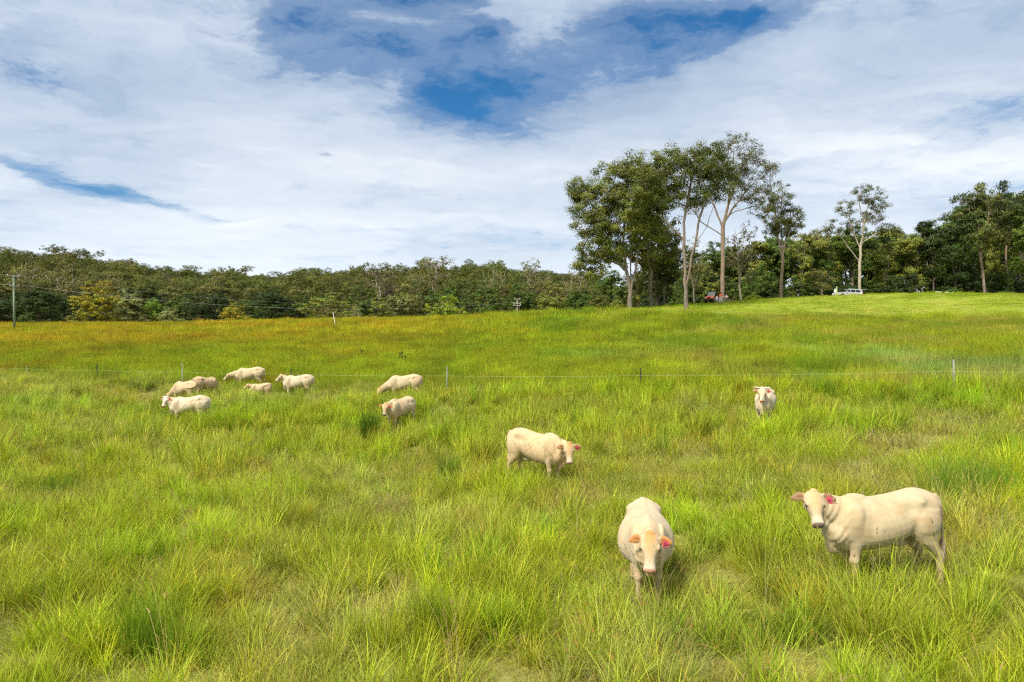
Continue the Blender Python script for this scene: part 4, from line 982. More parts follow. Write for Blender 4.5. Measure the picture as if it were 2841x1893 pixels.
def person(px, d, rz, label, shirt, legs, hair, pose, hat=None, z_off=0):
    cx, cy = at_px(px, d); p = empty('person', (cx, cy, gz(cx, cy) + z_off), R(rz)); s = Shell()
    skin = (.52, .33, .24)
    if pose == 'sit':
        hip, kn, ft, ch, nk, hd = .52, (.46, .50), (.44, .05), (.06, .98), (.10, 1.16), (.14, 1.30); el, ha = (.22, .82), (.50, .86)
    else:
        hip, kn, ft, ch, nk, hd = .92, (.03, .50), (0, .05), (.03, 1.32), (.05, 1.48), (.08, 1.62); el, ha = (.14, 1.10), (.40, 1.04)
    def T(pts, rad): s.tube(pts, rad, 10)
    T([(0, 0, hip - .08), (0, 0, hip + .08), (ch[0] * .5, 0, (hip + ch[1]) / 2), (ch[0], 0, ch[1]), (nk[0], 0, nk[1])], [.15, .165, .155, .17, .065])
    T([(nk[0], 0, nk[1] - .04), ((nk[0] + hd[0]) / 2, 0, nk[1] + .06), (hd[0], 0, hd[1] - .05)], [.065, .06, .06])
    s.ball((hd[0], 0, hd[1]), (.10, .078, .118)); s.ball((hd[0] + .10, 0, hd[1] - .01), (.022, .016, .022))
    for g in (1, -1):
        T([(0, g * .09, hip), (kn[0], g * .10, kn[1]), (ft[0], g * .10, ft[1] + .06)], [.095, .065, .045]); T([(ft[0] - .05, g * .10, .045), (ft[0] + .08, g * .10, .045), (ft[0] + .19, g * .11, .03)], [.045, .045, .03])
        T([(ch[0], g * .12, ch[1] + .04), (ch[0] + .01, g * .20, ch[1]), (el[0], g * .25, el[1]), (ha[0], g * .17, ha[1])], [.07, .062, .048, .034])
        hx_ = np.array((ha[0], g * .17, ha[1])); T([hx_ - np.array((.02, 0, 0)), hx_ + np.array((.05, 0, 0)), hx_ + np.array((.09, 0, -.005))], [.036, .042, .034])
        for q in range(4): T([hx_ + np.array((.08, (q - 1.5) * .020, 0)), hx_ + np.array((.125, (q - 1.5) * .022, -.012)), hx_ + np.array((.15 - .01 * abs(q - 1.5), (q - 1.5) * .022, -.035))], [.011, .010, .008])
        T([hx_ + np.array((.02, -g * .03, 0)), hx_ + np.array((.06, -g * .065, -.01)), hx_ + np.array((.09, -g * .07, -.02))], [.013, .012, .009])
    me = remeshed(s, .013, 3); n = len(me.vertices); v = np.empty(n * 3, np.float32); me.vertices.foreach_get('co', v); v = v.reshape(-1, 3)
    c = np.tile(np.array(skin), (n, 1)); tor = (v[:, 2] > hip - .02) & (v[:, 2] < nk[1] - .02) & (v[:, 0] < max(el[0], .2) + .03); c[tor] = shirt
    lg = ((v[:, 2] <= hip - .02) | ((v[:, 2] < hip + .11) & (v[:, 0] > .2) & (pose == 'sit'))) & (np.abs(v[:, 1]) < .22); c[lg] = legs; c[v[:, 2] < .085] = (.05, .04, .035)
    ey = (np.abs(np.abs(v[:, 1]) - .035) < .012) & (np.abs(v[:, 2] - hd[1] - .012) < .012) & (v[:, 0] > hd[0] + .06); c[ey] = (.03, .02, .02)
    attr_col(me, 'tint', c); me.materials.append(M_CLOTHES); b = bpy.data.objects.new('body', me); COL.objects.link(b); b.parent = p
    if hat is not None:
        one(lambda q: (cyl(q, (hd[0], 0, hd[1] + .055), (hd[0], 0, hd[1] + .07), .215, .20, 20), cyl(q, (hd[0], 0, hd[1] + .06), (hd[0], 0, hd[1] + .18), .112, .085, 18)), 'hat', hat, p, False)
    hs_ = Shell(); hs_.ball((hd[0] - .028, 0, hd[1] + .028), (.098, .088, .112)); hs_.ball((hd[0] - .07, 0, hd[1] - .06), (.05, .075, .10)); mesh_obj('hair', hs_.V, hs_.F, hair, p, True)
    tag(p, label, 'person', 'people at the picnic table'); return p
M_CLOTHES, t = new_mat('cloth and skin'); bs = N(t, 'ShaderNodeBsdfPrincipled'); oo = N(t, 'ShaderNodeOutputMaterial'); L(t, bs.outputs[0], oo.inputs[0]); bs.inputs['Roughness'].default_value = .8
at = N(t, 'ShaderNodeAttribute', attribute_type='GEOMETRY', attribute_name='tint'); L(t, at.outputs['Color'], bs.inputs['Base Color'])
M_HAIR = pbr('dark brown hair', (.03, .02, .014), .6); M_HATB = pbr('black felt hat', (.012, .012, .014), .9)
person(1999, 112.4, 285, 'person in a bright orange shirt and black wide hat behind the picnic table', (.80, .09, .03), (.42, .38, .26), M_HAIR, 'stand', M_HATB)
person(1988, 110.25, 20, 'person in a white shirt seated at the left end of the picnic table', (.80, .80, .80), (.30, .20, .15), M_HAIR, 'sit')
person(2015.5, 112.2, 265, 'dark haired person in pale pink seated at the far side of the picnic table', (.68, .48, .44), (.25, .22, .24), M_HAIR, 'sit')

# ------------------------------------------------------------------ weeds and single dark tussocks that stand out in the grass
def weed(px, py, d, h, w, tint, label, seed):
    x, y = at_px(px, d); r = np.random.default_rng(seed); root = empty('weed', (x, y, gz(x, y)))
    tips = in_blobs([(0, 0, h * .62, w * .4, w * .4, h * .3), (w * .15, 0, h * .4, w * .4, w * .4, h * .3)], 46, r, .4)
    pos, par, ch, rd = skeleton([[(0, 0, -.05), (0, 0, h * .4), (.02, 0, h * .7)]], tips, r, step=.15, tipr=.003, wob=.015)
    V, Fc = tube_mesh(chains_of(pos, par, ch, rd, .018)); mesh_obj('stem', V, Fc, M_BARK_DARK, root, True)
    V, Fc, T = leaves(tips, r, 16, .10, .8, .13, .05, .2, .1); o = mesh_obj('foliage', V, Fc, M_LEAF, root); attr_col(o.data, 'tint', T); o.color = (*tint, 1); tag(root, label, 'weed')
weed(1115, 0, 60, 1.25, .9, (.045, .085, .016), 'dark bushy weed standing alone in the meadow beyond the fence', 1)
weed(1003, 0, 66, .8, .6, (.05, .10, .016), 'smaller dark weed left of the bushy weed in the meadow', 2)
weed(1268, 0, 52, .7, .5, (.05, .10, .016), 'little dark weed nearer the fence in the meadow', 3)
def tussock(px, d, n, rad, l0, l1, tint, label, w=.009):
    x, y = at_px(px, d); parts_ = [shift(blades(n // 4, rad * .6, l0, l1, w, .02, .26, .42, 5, .6, .04), random.uniform(-rad, rad) * .6, random.uniform(-rad, rad) * .6) for _ in range(4)]
    V, Fc, T = [], [], []
    for v, f, tt in parts_: o_ = len(V); V += v; Fc += [tuple(i + o_ for i in q) for q in f]; T += tt
    o = mesh_obj('tussock', V, Fc, M_TUFT); attr_col(o.data, 'tint', np.array(T)); o.location = (x, y, gz(x, y)); o.color = (*tint, 1); tag(o, label, 'tussock', 'dark green tussocks in the paddock')
random.seed(21)
tussock(1028, 25.0, 620, .26, 1.0, 1.7, (.105, .20, .012), 'tall narrow dark green tussock left of the cow with the hanging head', .014)
tussock(2655, 14.5, 700, .75, .7, 1.25, (.18, .30, .028), 'tall blue green reedy tussock behind the rump of the nearest side-on cow', .010)
tussock(1250, 18.5, 420, .36, .6, 1.0, (.17, .28, .022), 'reedy green tussock left of the lowered head cow in mid paddock', .010)
tussock(120, 17.5, 420, .7, .45, .85, (.15, .26, .014), 'dark green tussock at the far side of the paddock near the picture edge', .010)
tussock(960, 27.5, 360, .35, .5, .9, (.17, .28, .016), 'fresh green tussock right of the white side-on cow', .013)
tussock(2280, 30.5, 520, .6, .6, 1.0, (.17, .28, .016), 'broad green tussock by the fence right of the horned cow', .014)
tussock(1200, 8.8, 520, .32, .5, .85, (.24, .33, .018), 'bright lime tussock in the foreground left of the round bellied cow')
tussock(430, 8.4, 420, .30, .6, 1.1, (.21, .32, .018), 'long stemmed green tussock in the near corner of the paddock')
tussock(2250, 33.5, 420, .5, .6, 1.0, (.20, .30, .08), 'grey green tall grass clump on the wire left of the thick steel picket', .014)
# ------------------------------------------------------------------ cattle coat and body tables
# coat: short cream hair, colour from the animal's own markings (attribute), fine relief
M_COAT, t = new_mat('cream cattle coat'); bs = N(t, 'ShaderNodeBsdfPrincipled'); oo = N(t, 'ShaderNodeOutputMaterial'); L(t, bs.outputs[0], oo.inputs[0])
bs.inputs['Roughness'].default_value = 0.75; bs.inputs['Specular IOR Level'].default_value = 0.2
bs.inputs['Sheen Weight'].default_value = 0.15; bs.inputs['Sheen Roughness'].default_value = 0.5
at = N(t, 'ShaderNodeAttribute', attribute_type='GEOMETRY', attribute_name='tint'); co = N(t, 'ShaderNodeTexCoord')
fa = NOISE(t, co.outputs['Object'], 5.0, 5, 0.6, 0.3)
mpc = N(t, 'ShaderNodeMapping'); mpc.inputs['Scale'].default_value = (3, 1, 1); L(t, co.outputs['Object'], mpc.inputs[0])
fb = NOISE(t, mpc.outputs[0], 60.0, 3, 0.6)
mu = N(t, 'ShaderNodeMixRGB', blend_type='MULTIPLY'); mu.inputs[0].default_value = 1; L(t, at.outputs['Color'], mu.inputs[1])
L(t, RAMP(t, fa, [(.3, (.86, .80, .70)), (.55, (1, .985, .96)), (.75, (1.0, 1.0, 1.0))]), mu.inputs[2])
mu2 = N(t, 'ShaderNodeMixRGB', blend_type='MULTIPLY'); mu2.inputs[0].default_value = 1; L(t, mu.outputs[0], mu2.inputs[1]); L(t, RAMP(t, fb, [(.3, (.90, .89, .87)), (.7, (1, 1, 1))]), mu2.inputs[2])
L(t, mu2.outputs[0], bs.inputs['Base Color'])
bp = N(t, 'ShaderNodeBump'); bp.inputs['Strength'].default_value = 0.35; bp.inputs['Distance'].default_value = 0.012
ad = MATH(t, 'ADD', MATH(t, 'MULTIPLY', fb, 0.35), fa); L(t, ad, bp.inputs['Height']); L(t, bp.outputs[0], bs.inputs['Normal'])
M_EYE = pbr('cow eye', (.012, .008, .006), .12, spec=.6); M_TAG = pbr('pink ear tag plastic', (.60, .07, .11), .5); M_INK = pbr('tag ink', (.03, .02, .03), .6)
M_HORN = pbr('cow horn', (.72, .62, .46), .45, noise=(14, .25)); M_SWITCH = pbr('tail hair', (.46, .34, .22), .8, noise=(30, .3)); M_HORNY = pbr('hoof', (.07, .055, .045), .55)

TORSO = [  # x, top, bottom, half width, squareness
 (-.95, 1.22, 1.02, .07, 1.0), (-.91, 1.31, .86, .16, 1.05), (-.80, 1.385, .76, .235, 1.1), (-.66, 1.43, .72, .275, 1.12), (-.48, 1.445, .765, .295, 1.12), (-.28, 1.40, .69, .315, 1.05),
 (-.05, 1.355, .61, .335, 1.0), (.18, 1.33, .565, .335, 1.0), (.38, 1.345, .545, .295, 1.0), (.54, 1.365, .55, .25, 1.0), (.68, 1.28, .575, .215, 1.0), (.79, 1.14, .65, .155, 1.0), (.85, 1.02, .76, .08, 1.0)]
FORE = [(1.08, .50, .145, .062, .175), (.92, .50, .15, .080, .185), (.78, .495, .125, .080, .18), (.66, .485, .088, .068, .17), (.53, .497, .060, .055, .16), (.44, .508, .066, .060, .155), (.36, .503, .045, .042, .152), (.18, .50, .035, .035, .15), (.11, .508, .049, .047, .15), (.06, .525, .047, .046, .15), (.0, .545, .062, .056, .15)]
HIND = [(1.18, -.64, .22, .10, .165), (1.02, -.62, .255, .125, .175), (.88, -.58, .235, .12, .18), (.75, -.575, .18, .10, .185), (.64, -.63, .125, .075, .18), (.54, -.715, .088, .056, .175), (.475, -.765, .070, .050, .172), (.40, -.765, .053, .044, .17), (.19, -.735, .041, .039, .17), (.12, -.73, .049, .045, .17), (.06, -.71, .050, .048, .17), (.0, -.69, .065, .057, .17)]
HEADR = [(-.075, -.10, .04, .05), (-.045, -.08, .075, .072), (0, -.082, .10, .088), (.06, -.092, .117, .098), (.12, -.100, .122, .106), (.175, -.103, .117, .104), (.24, -.104, .102, .082), (.31, -.106, .087, .063), (.38, -.110, .077, .060), (.43, -.113, .073, .065), (.475, -.117, .067, .066), (.50, -.121, .053, .054), (.512, -.124, .026, .028)]

def cow(name, px, py_hint, d, heading, label, poll=(1.02, .05, 1.40), yaw=0, pitch=55, scale=1.0, voxel=.022, swing=(0, 0, 0, 0), belly=1.0, tagside=0, horns=0, tail=None,
        coat=(.80, .70, .52), poll_col=(.55, .30, .11), ear_col=(.58, .26, .09), nose=(.55, .26, .20), droop=.28, dirt=.6, stain=0, offset=(0, 0), poll_amt=1.0, xy=None, hs_=1.12):
    x, y = at_px(px, d) if xy is None else xy
    root = empty(name, (x, y, gz(x, y)), R(heading)); root.scale = (scale,) * 3
    S = Shell(); Yv = np.array([0, 1., 0]); Zv = np.array([0, 0, 1.])
    rr = []
    for q in spline(TORSO, 40):
        bl = 1 + (belly - 1) * math.exp(-((q[0] - .02) / .42) ** 2); bot = q[2] - (bl - 1) * .22
        rr.append(ring_pts((q[0], 0, (q[1] + bot) / 2), Yv, Zv, max(q[3], .03) * bl, (q[1] - bot) / 2, 26, q[4], .10))
    S.loft(rr)
    for tab, sgn, sw in ((FORE, 1, swing[0]), (FORE, -1, swing[1]), (HIND, 1, swing[2]), (HIND, -1, swing[3])):
        rr = []
        for q in spline(tab, 34):
            k = max(0, 1 - q[0] / .95); rr.append(ring_pts((q[1] + sw * k, sgn * q[4], q[0]), np.array([1., 0, 0]), Yv, q[2] * (1.12 if q[0] < .7 else 1.05), q[3] * (1.16 if q[0] < .7 else 1.05), 14))
        S.loft(rr)
    for sgn in (1, -1):
        S.ball((-.50, sgn * .150, 1.30), (.16, .10, .085)); S.ball((-.84, sgn * .10, 1.19), (.10, .07, .09)); S.ball((.50, sgn * .20, .98), (.20, .085, .30)); S.ball((.70, sgn * .13, .84), (.13, .10, .16)); S.ball((-.56, sgn * .20, .98), (.27, .135, .27))
    S.ball((.42, 0, 1.31), (.22, .10, .070)); S.ball((.70, 0, .66), (.15, .08, .16)); S.ball((-.30, 0, .66), (.16, .12, .07))
    # neck
    Mh = Matrix.Translation(poll) @ Matrix.Rotation(R(yaw), 4, 'Z') @ Matrix.Rotation(R(pitch), 4, 'Y') @ Matrix.Diagonal((.85 * hs_, .98 * hs_, .95 * hs_, 1))
    A = np.array((.46, 0, 1.00)); E = np.array((Mh @ Vector((.075, 0, -.095)))[:]); mid = A + (E - A) * .5 + np.array((.05, 0, .07))
    hy = np.array((Mh.to_3x3() @ Vector((0, 1, 0)))[:]); rr = []; low = []
    for f in np.linspace(0, 1, 16):
        c = (1 - f) ** 2 * A + 2 * f * (1 - f) * mid + f * f * E; tg = 2 * (1 - f) * (mid - A) + 2 * f * (E - mid); tg /= np.linalg.norm(tg)
        lat = Yv * (1 - f) + hy * f; lat -= tg * np.dot(lat, tg); lat /= np.linalg.norm(lat); up = np.cross(tg, lat)
        if up[2] < 0 and f < .5: up = -up
        ra = .185 + (.094 - .185) * f ** .75; rb = .315 + (.130 - .315) * f ** .8
        rr.append(ring_pts(c, lat, up, ra, rb, 18)); low.append(c - up * rb)
    S.loft(rr)
    low = np.array(low); dw = []          # dewlap
    for f, p in zip(np.linspace(0, 1, 16), low):
        s_ = math.sin(math.pi * min(1, f * .9 + .12)); dw.append(ring_pts(p + np.array((.03, 0, -.01)), Yv, Zv, .024 + .016 * (1 - f), .035 + .055 * s_ * (1 - .3 * f), 12))
    S.loft(dw)
    # head
    def H3(p): return np.array((Mh @ Vector(p))[:])
    rr = []
    R3 = np.array(Mh.to_3x3()); hx, hy_, hz = R3[:, 0], R3[:, 1], R3[:, 2]
    for q in spline(HEADR, 26): rr.append(ring_pts(H3((q[0], 0, q[1])), hy_, hz, max(q[3] * 1.17, .02), max(q[2], .02), 20, 1.08, -.04))
    S.loft(rr)
    S.ball((0, 0, 0), (.05, .055, .035), Mh @ Matrix.Translation((-.03, 0, -.005)))
    for sgn in (1, -1):
        S.ball((0, 0, 0), (.05, .022, .028), Mh @ Matrix.Translation((.155, sgn * .104, -.043)))
        S.ball((0, 0, 0), (.085, .03, .07), Mh @ Matrix.Translation((.12, sgn * .094, -.140)))
        S.ball((0, 0, 0), (.028, .022, .02), Mh @ Matrix.Translation((.470, sgn * .040, -.084)))
    # ears
    ears = []
    for sgn in (1, -1):
        b0 = Vector((.035, sgn * .080, -.045)); dr = (Mh.to_3x3() @ Vector((-.10, sgn * .95, -.02))); dr = (dr + Vector((0, 0, -droop))).normalized()
        nm_ = Mh.to_3x3() @ Vector((.55, sgn * -.05, .80)); nm_ = (nm_ - dr * nm_.dot(dr)).normalized(); wd = dr.cross(nm_)
        b1 = Mh @ b0; rr = []
        for f, w_ in zip(np.linspace(0, 1, 9), (.030, .044, .064, .076, .079, .073, .060, .042, .018)):
            c = b1 + dr * (.235 * f) - Vector((0, 0, .03 * f * f)); rr.append(ring_pts(c[:], np.array(wd[:]), np.array(nm_[:]), w_, max(.0135, .6 * voxel), 14))
        S.loft(rr); ears.append((b1, dr, nm_, wd))
    # tail
    tp = tail or [(-.88, 0, 1.36), (-.965, 0, 1.27), (-.99, .01, 1.08), (-1.0, .02, .86), (-.99, .03, .66)]
    tl = spline(tp, 22); S.tube(tl, np.linspace(max(.034, voxel * 1.4), max(.019, voxel * 1.05), 22), 8)
    me = remeshed(S, voxel, 3)
    v = verts_of(me); torso = (v[:, 0] < .72) & (v[:, 2] > .56) & (v[:, 0] > -.93)
    wt_ = np.where(torso, 1.0, np.where(v[:, 2] < .5, .5, .35)); v = relax(me, wt_, int(.75 / voxel)); nr = normals_of(me)
    g = lambda x0, z0, sx, sz: np.exp(-(((v[:, 0] - x0) / sx) ** 2 + ((v[:, 2] - z0) / sz) ** 2)); ay = np.abs(v[:, 1]); side = sstep(.12, .24, ay)
    dsp = -.042 * g(-.33, 1.20, .10, .09) * side                                  # hollow of the flank before the hip bone
    dsp += .034 * g(-.50, 1.29, .075, .055) * sstep(.14, .22, ay)                   # hip bone
    dsp += .022 * g(.46, 1.12, .07, .20) * side - .020 * g(.28, 1.0, .07, .22) * side      # shoulder blade and the hollow behind it
    dsp -= .028 * g(-.38, .80, .07, .16) * side                                   # fold before the thigh
    dsp += .0022 * np.sin((v[:, 0] + .25 * (1.0 - v[:, 2])) * 62) * sstep(-.30, -.12, v[:, 0]) * sstep(.34, .16, v[:, 0]) * sstep(.66, .84, v[:, 2]) * sstep(1.26, 1.05, v[:, 2]) * side   # ribs
    dsp += .018 * np.exp(-(ay / .04) ** 2) * sstep(1.25, 1.33, v[:, 2]) * (v[:, 0] < .5) * (v[:, 0] > -.85)      # backbone
    dsp += .0045 * np.sin((v[:, 0] * .8 + v[:, 2] * .5) * 75) * sstep(.58, .70, v[:, 0]) * sstep(1.0, .86, v[:, 0]) * sstep(.5, .7, v[:, 2]) * sstep(.03, .07, ay)   # neck folds
    dsp += .012 * (fbm(v[:, 0] * 4 + 3, v[:, 2] * 4 + v[:, 1] * 3, int(px) % 89, 3) - .5) * torso
    v = v + nr * dsp[:, None]; me.vertices.foreach_set('co', v.astype(np.float32).ravel()); me.update()
    # markings
    n = len(me.vertices); v = np.empty(n * 3, np.float32); me.vertices.foreach_get('co', v); v = v.reshape(-1, 3).astype(float)
    col = np.tile(np.array(coat), (n, 1))
    seed = int(px) % 97
    m1 = fbm(v[:, 0] * 2.2 + 9, v[:, 2] * 2.6 + v[:, 1] * 1.5, seed, 3)
    tan = np.array((.62, .43, .24))
    def paint(c, w): return col * (1 - np.clip(w, 0, 1)[:, None]) + np.asarray(c) * np.clip(w, 0, 1)[:, None]
    col = paint(tan, .34 * sstep(.46, .68, m1)); m3 = fbm(v[:, 0] * 7 + 1, v[:, 2] * 7 + v[:, 1] * 5, seed + 40, 3); col = paint((.50, .36, .20), .40 * sstep(.60, .74, m3) * sstep(.25, -.2, v[:, 0]))
    col = paint(tan, .30 * sstep(.35, .6, v[:, 0]) * sstep(.95, .72, v[:, 0]) * sstep(1.05, 1.3, v[:, 2]))
    col = paint((.50, .36, .21), dirt * .75 * sstep(.50, .12, v[:, 2] + .12 * (m1 - .5)))
    col = paint((.58, .42, .26), .35 * sstep(.66, .56, v[:, 2]) * (np.abs(v[:, 0]) < .6))
    if stain: col = paint((.16, .095, .035), stain * np.exp(-(((v[:, 0] + .87) / .085) ** 2 + ((v[:, 2] - 1.11) / .12) ** 2 + ((v[:, 1] - .22) / .20) ** 2)))
    col = paint((.07, .055, .045), sstep(.065, .05, v[:, 2]))
    Mi = np.array(Mh.inverted()); h = v @ Mi[:3, :3].T + Mi[:3, 3]
    isH = (h[:, 0] > -.12) & (h[:, 0] < .56) & (np.abs(h[:, 1]) < .17) & (h[:, 2] > -.30) & (h[:, 2] < .08)
    m2 = fbm(h[:, 0] * 14, h[:, 1] * 14, seed + 3, 3)
    w = poll_amt * sstep(.20, .02, h[:, 0] + .10 * (m2 - .5)) * sstep(-.11, -.03, h[:, 2]) * sstep(.085, .05, np.abs(h[:, 1])) * isH; col = paint(poll_col, w * .85)
    w = .45 * poll_amt * sstep(.40, .15, h[:, 0]) * sstep(-.06, -.03, h[:, 2]) * sstep(.06, .02, np.abs(h[:, 1]) + .05 * (m2 - .5)) * isH; col = paint(poll_col, w)
    w = isH * sstep(.30, .40, h[:, 0]) * .25; col = paint((.86, .80, .70), w)
    w = isH * sstep(.452, .470, h[:, 0]) * sstep(-.175, -.15, h[:, 2]); col = paint(nose, w)
    for sgn in (1, -1):
        w = isH * np.exp(-(((h[:, 0] - .492) / .018) ** 2 + ((h[:, 1] - sgn * .040) / .017) ** 2 + ((h[:, 2] + .098) / .022) ** 2)); col = paint((.05, .025, .02), w * 1.3)
        w = isH * np.exp(-(((h[:, 0] - .182) / .045) ** 2 + ((h[:, 2] + .062) / .028) ** 2)) * (h[:, 1] * sgn > .05); col = paint((.42, .26, .15), w * .7)
    w = isH * sstep(.40, .44, h[:, 0]) * np.exp(-((h[:, 2] + .165) / .010) ** 2); col = paint((.12, .07, .05), w * .8)
    for b1, dr, nm_, wd in ears:
        q = v - np.array(b1[:]); al = q @ np.array(dr[:]); nn_ = (q + np.array((0, 0, .03)) * np.clip(al / .235, 0, 1)[:, None] ** 2) @ np.array(nm_[:]); ww = np.abs(q @ np.array(wd[:]))
        isE = (al > .045) & (al < .27) & (np.abs(nn_) < .05) & (ww < .10)
        col = paint(ear_col, isE * (nn_ > -.002) * .95 * sstep(.040, .075, al)); col = paint((.60, .42, .27), isE * (nn_ <= -.002) * .5)
        col = paint((.10, .04, .02), isE * (nn_ > -.002) * .55 * np.exp(-(((al - .10) / .05) ** 2 + (ww / .016) ** 2)))
    attr_col(me, 'tint', np.clip(col, .01, .95)); me.materials.append(M_COAT)
    body = bpy.data.objects.new('body', me); COL.objects.link(body); body.parent = root
    # eyes, tag, horns, switch
    for sgn in (1, -1):
        b = Shell(); b.ball((0, 0, 0), (.022, .017, .017), Mh @ Matrix.Translation((.182, sgn * .113, -.060))); mesh_obj('eye', b.V, b.F, M_EYE, root, True)
    if tagside:
        b1, dr, nm_, wd = ears[0 if tagside > 0 else 1]
        c = b1 + dr * .125 + nm_ * (.024 + .5 * voxel) - Vector((0, 0, .030)); dn = (Vector((0, 0, -1)) - nm_ * nm_.dot(Vector((0, 0, -1)))).normalized(); sd = dn.cross(nm_)
        bm = bmesh.new(); vs_ = []
        for zz in (0, .006):
            for (s_, d_) in ((-.020, -.035), (.020, -.035), (.040, -.012), (.042, .062), (-.042, .062), (-.040, -.012)): vs_.append(bm.verts.new(c + sd * s_ + dn * d_ + nm_ * zz))
        bm.faces.new(vs_[0:6][::-1]); bm.faces.new(vs_[6:12])
        for k in range(6): bm.faces.new((vs_[k], vs_[(k + 1) % 6], vs_[6 + (k + 1) % 6], vs_[6 + k]))
        me2 = bpy.data.meshes.new('ear_tag'); bm.to_mesh(me2); bm.free(); me2.materials.append(M_TAG); eo = bpy.data.objects.new('ear_tag', me2); COL.objects.link(eo); eo.parent = root
        for r0 in (.008, .032):
            V4 = [c + sd * (-.026) + dn * r0 + nm_ * .0085, c + sd * .024 + dn * (r0 - .006) + nm_ * .0085, c + sd * .024 + dn * (r0 + .005) + nm_ * .0085, c + sd * (-.026) + dn * (r0 + .010) + nm_ * .0085]
            mesh_obj('tag_marking', [tuple(p) for p in V4], [(0, 1, 2, 3)], M_INK, eo)
    if horns:
        for sgn in (1, -1):
            pts = [Mh @ Vector(p) for p in ((-.01, sgn * .06, -.01), (-.02, sgn * .12, .005), (-.02, sgn * (.12 + .09 * horns), .02), (.0, sgn * (.12 + .15 * horns), .055))]
            b = Shell(); b.tube(spline([p[:] for p in pts], 10), np.linspace(.034, .008, 10), 9); mesh_obj('horn', b.V, b.F, M_HORN, root, True)
    e = tl[-1]; dd = tl[-1] - tl[-3]; dd /= np.linalg.norm(dd); b = Shell(); r9 = np.random.default_rng(seed)
    for k in range(9):
        j = r9.normal(0, .022, 3); j2 = r9.normal(0, .018, 3); ln = r9.uniform(.20, .30)
        b.tube([e - dd * .06 + j * .3, e + dd * ln * .35 + j, e + dd * ln * .7 + j + j2 + np.array((0, 0, -.02)), e + dd * ln + j * .8 + j2 * 1.5 + np.array((0, 0, -.05))], [.012, .017, .013, .003], 5)
    mesh_obj('tail_switch', b.V, b.F, M_SWITCH, root, True)
    tag(root, label, 'cow', 'cream cattle grazing the paddock')
    return root
GREYN = (.20, .15, .13)
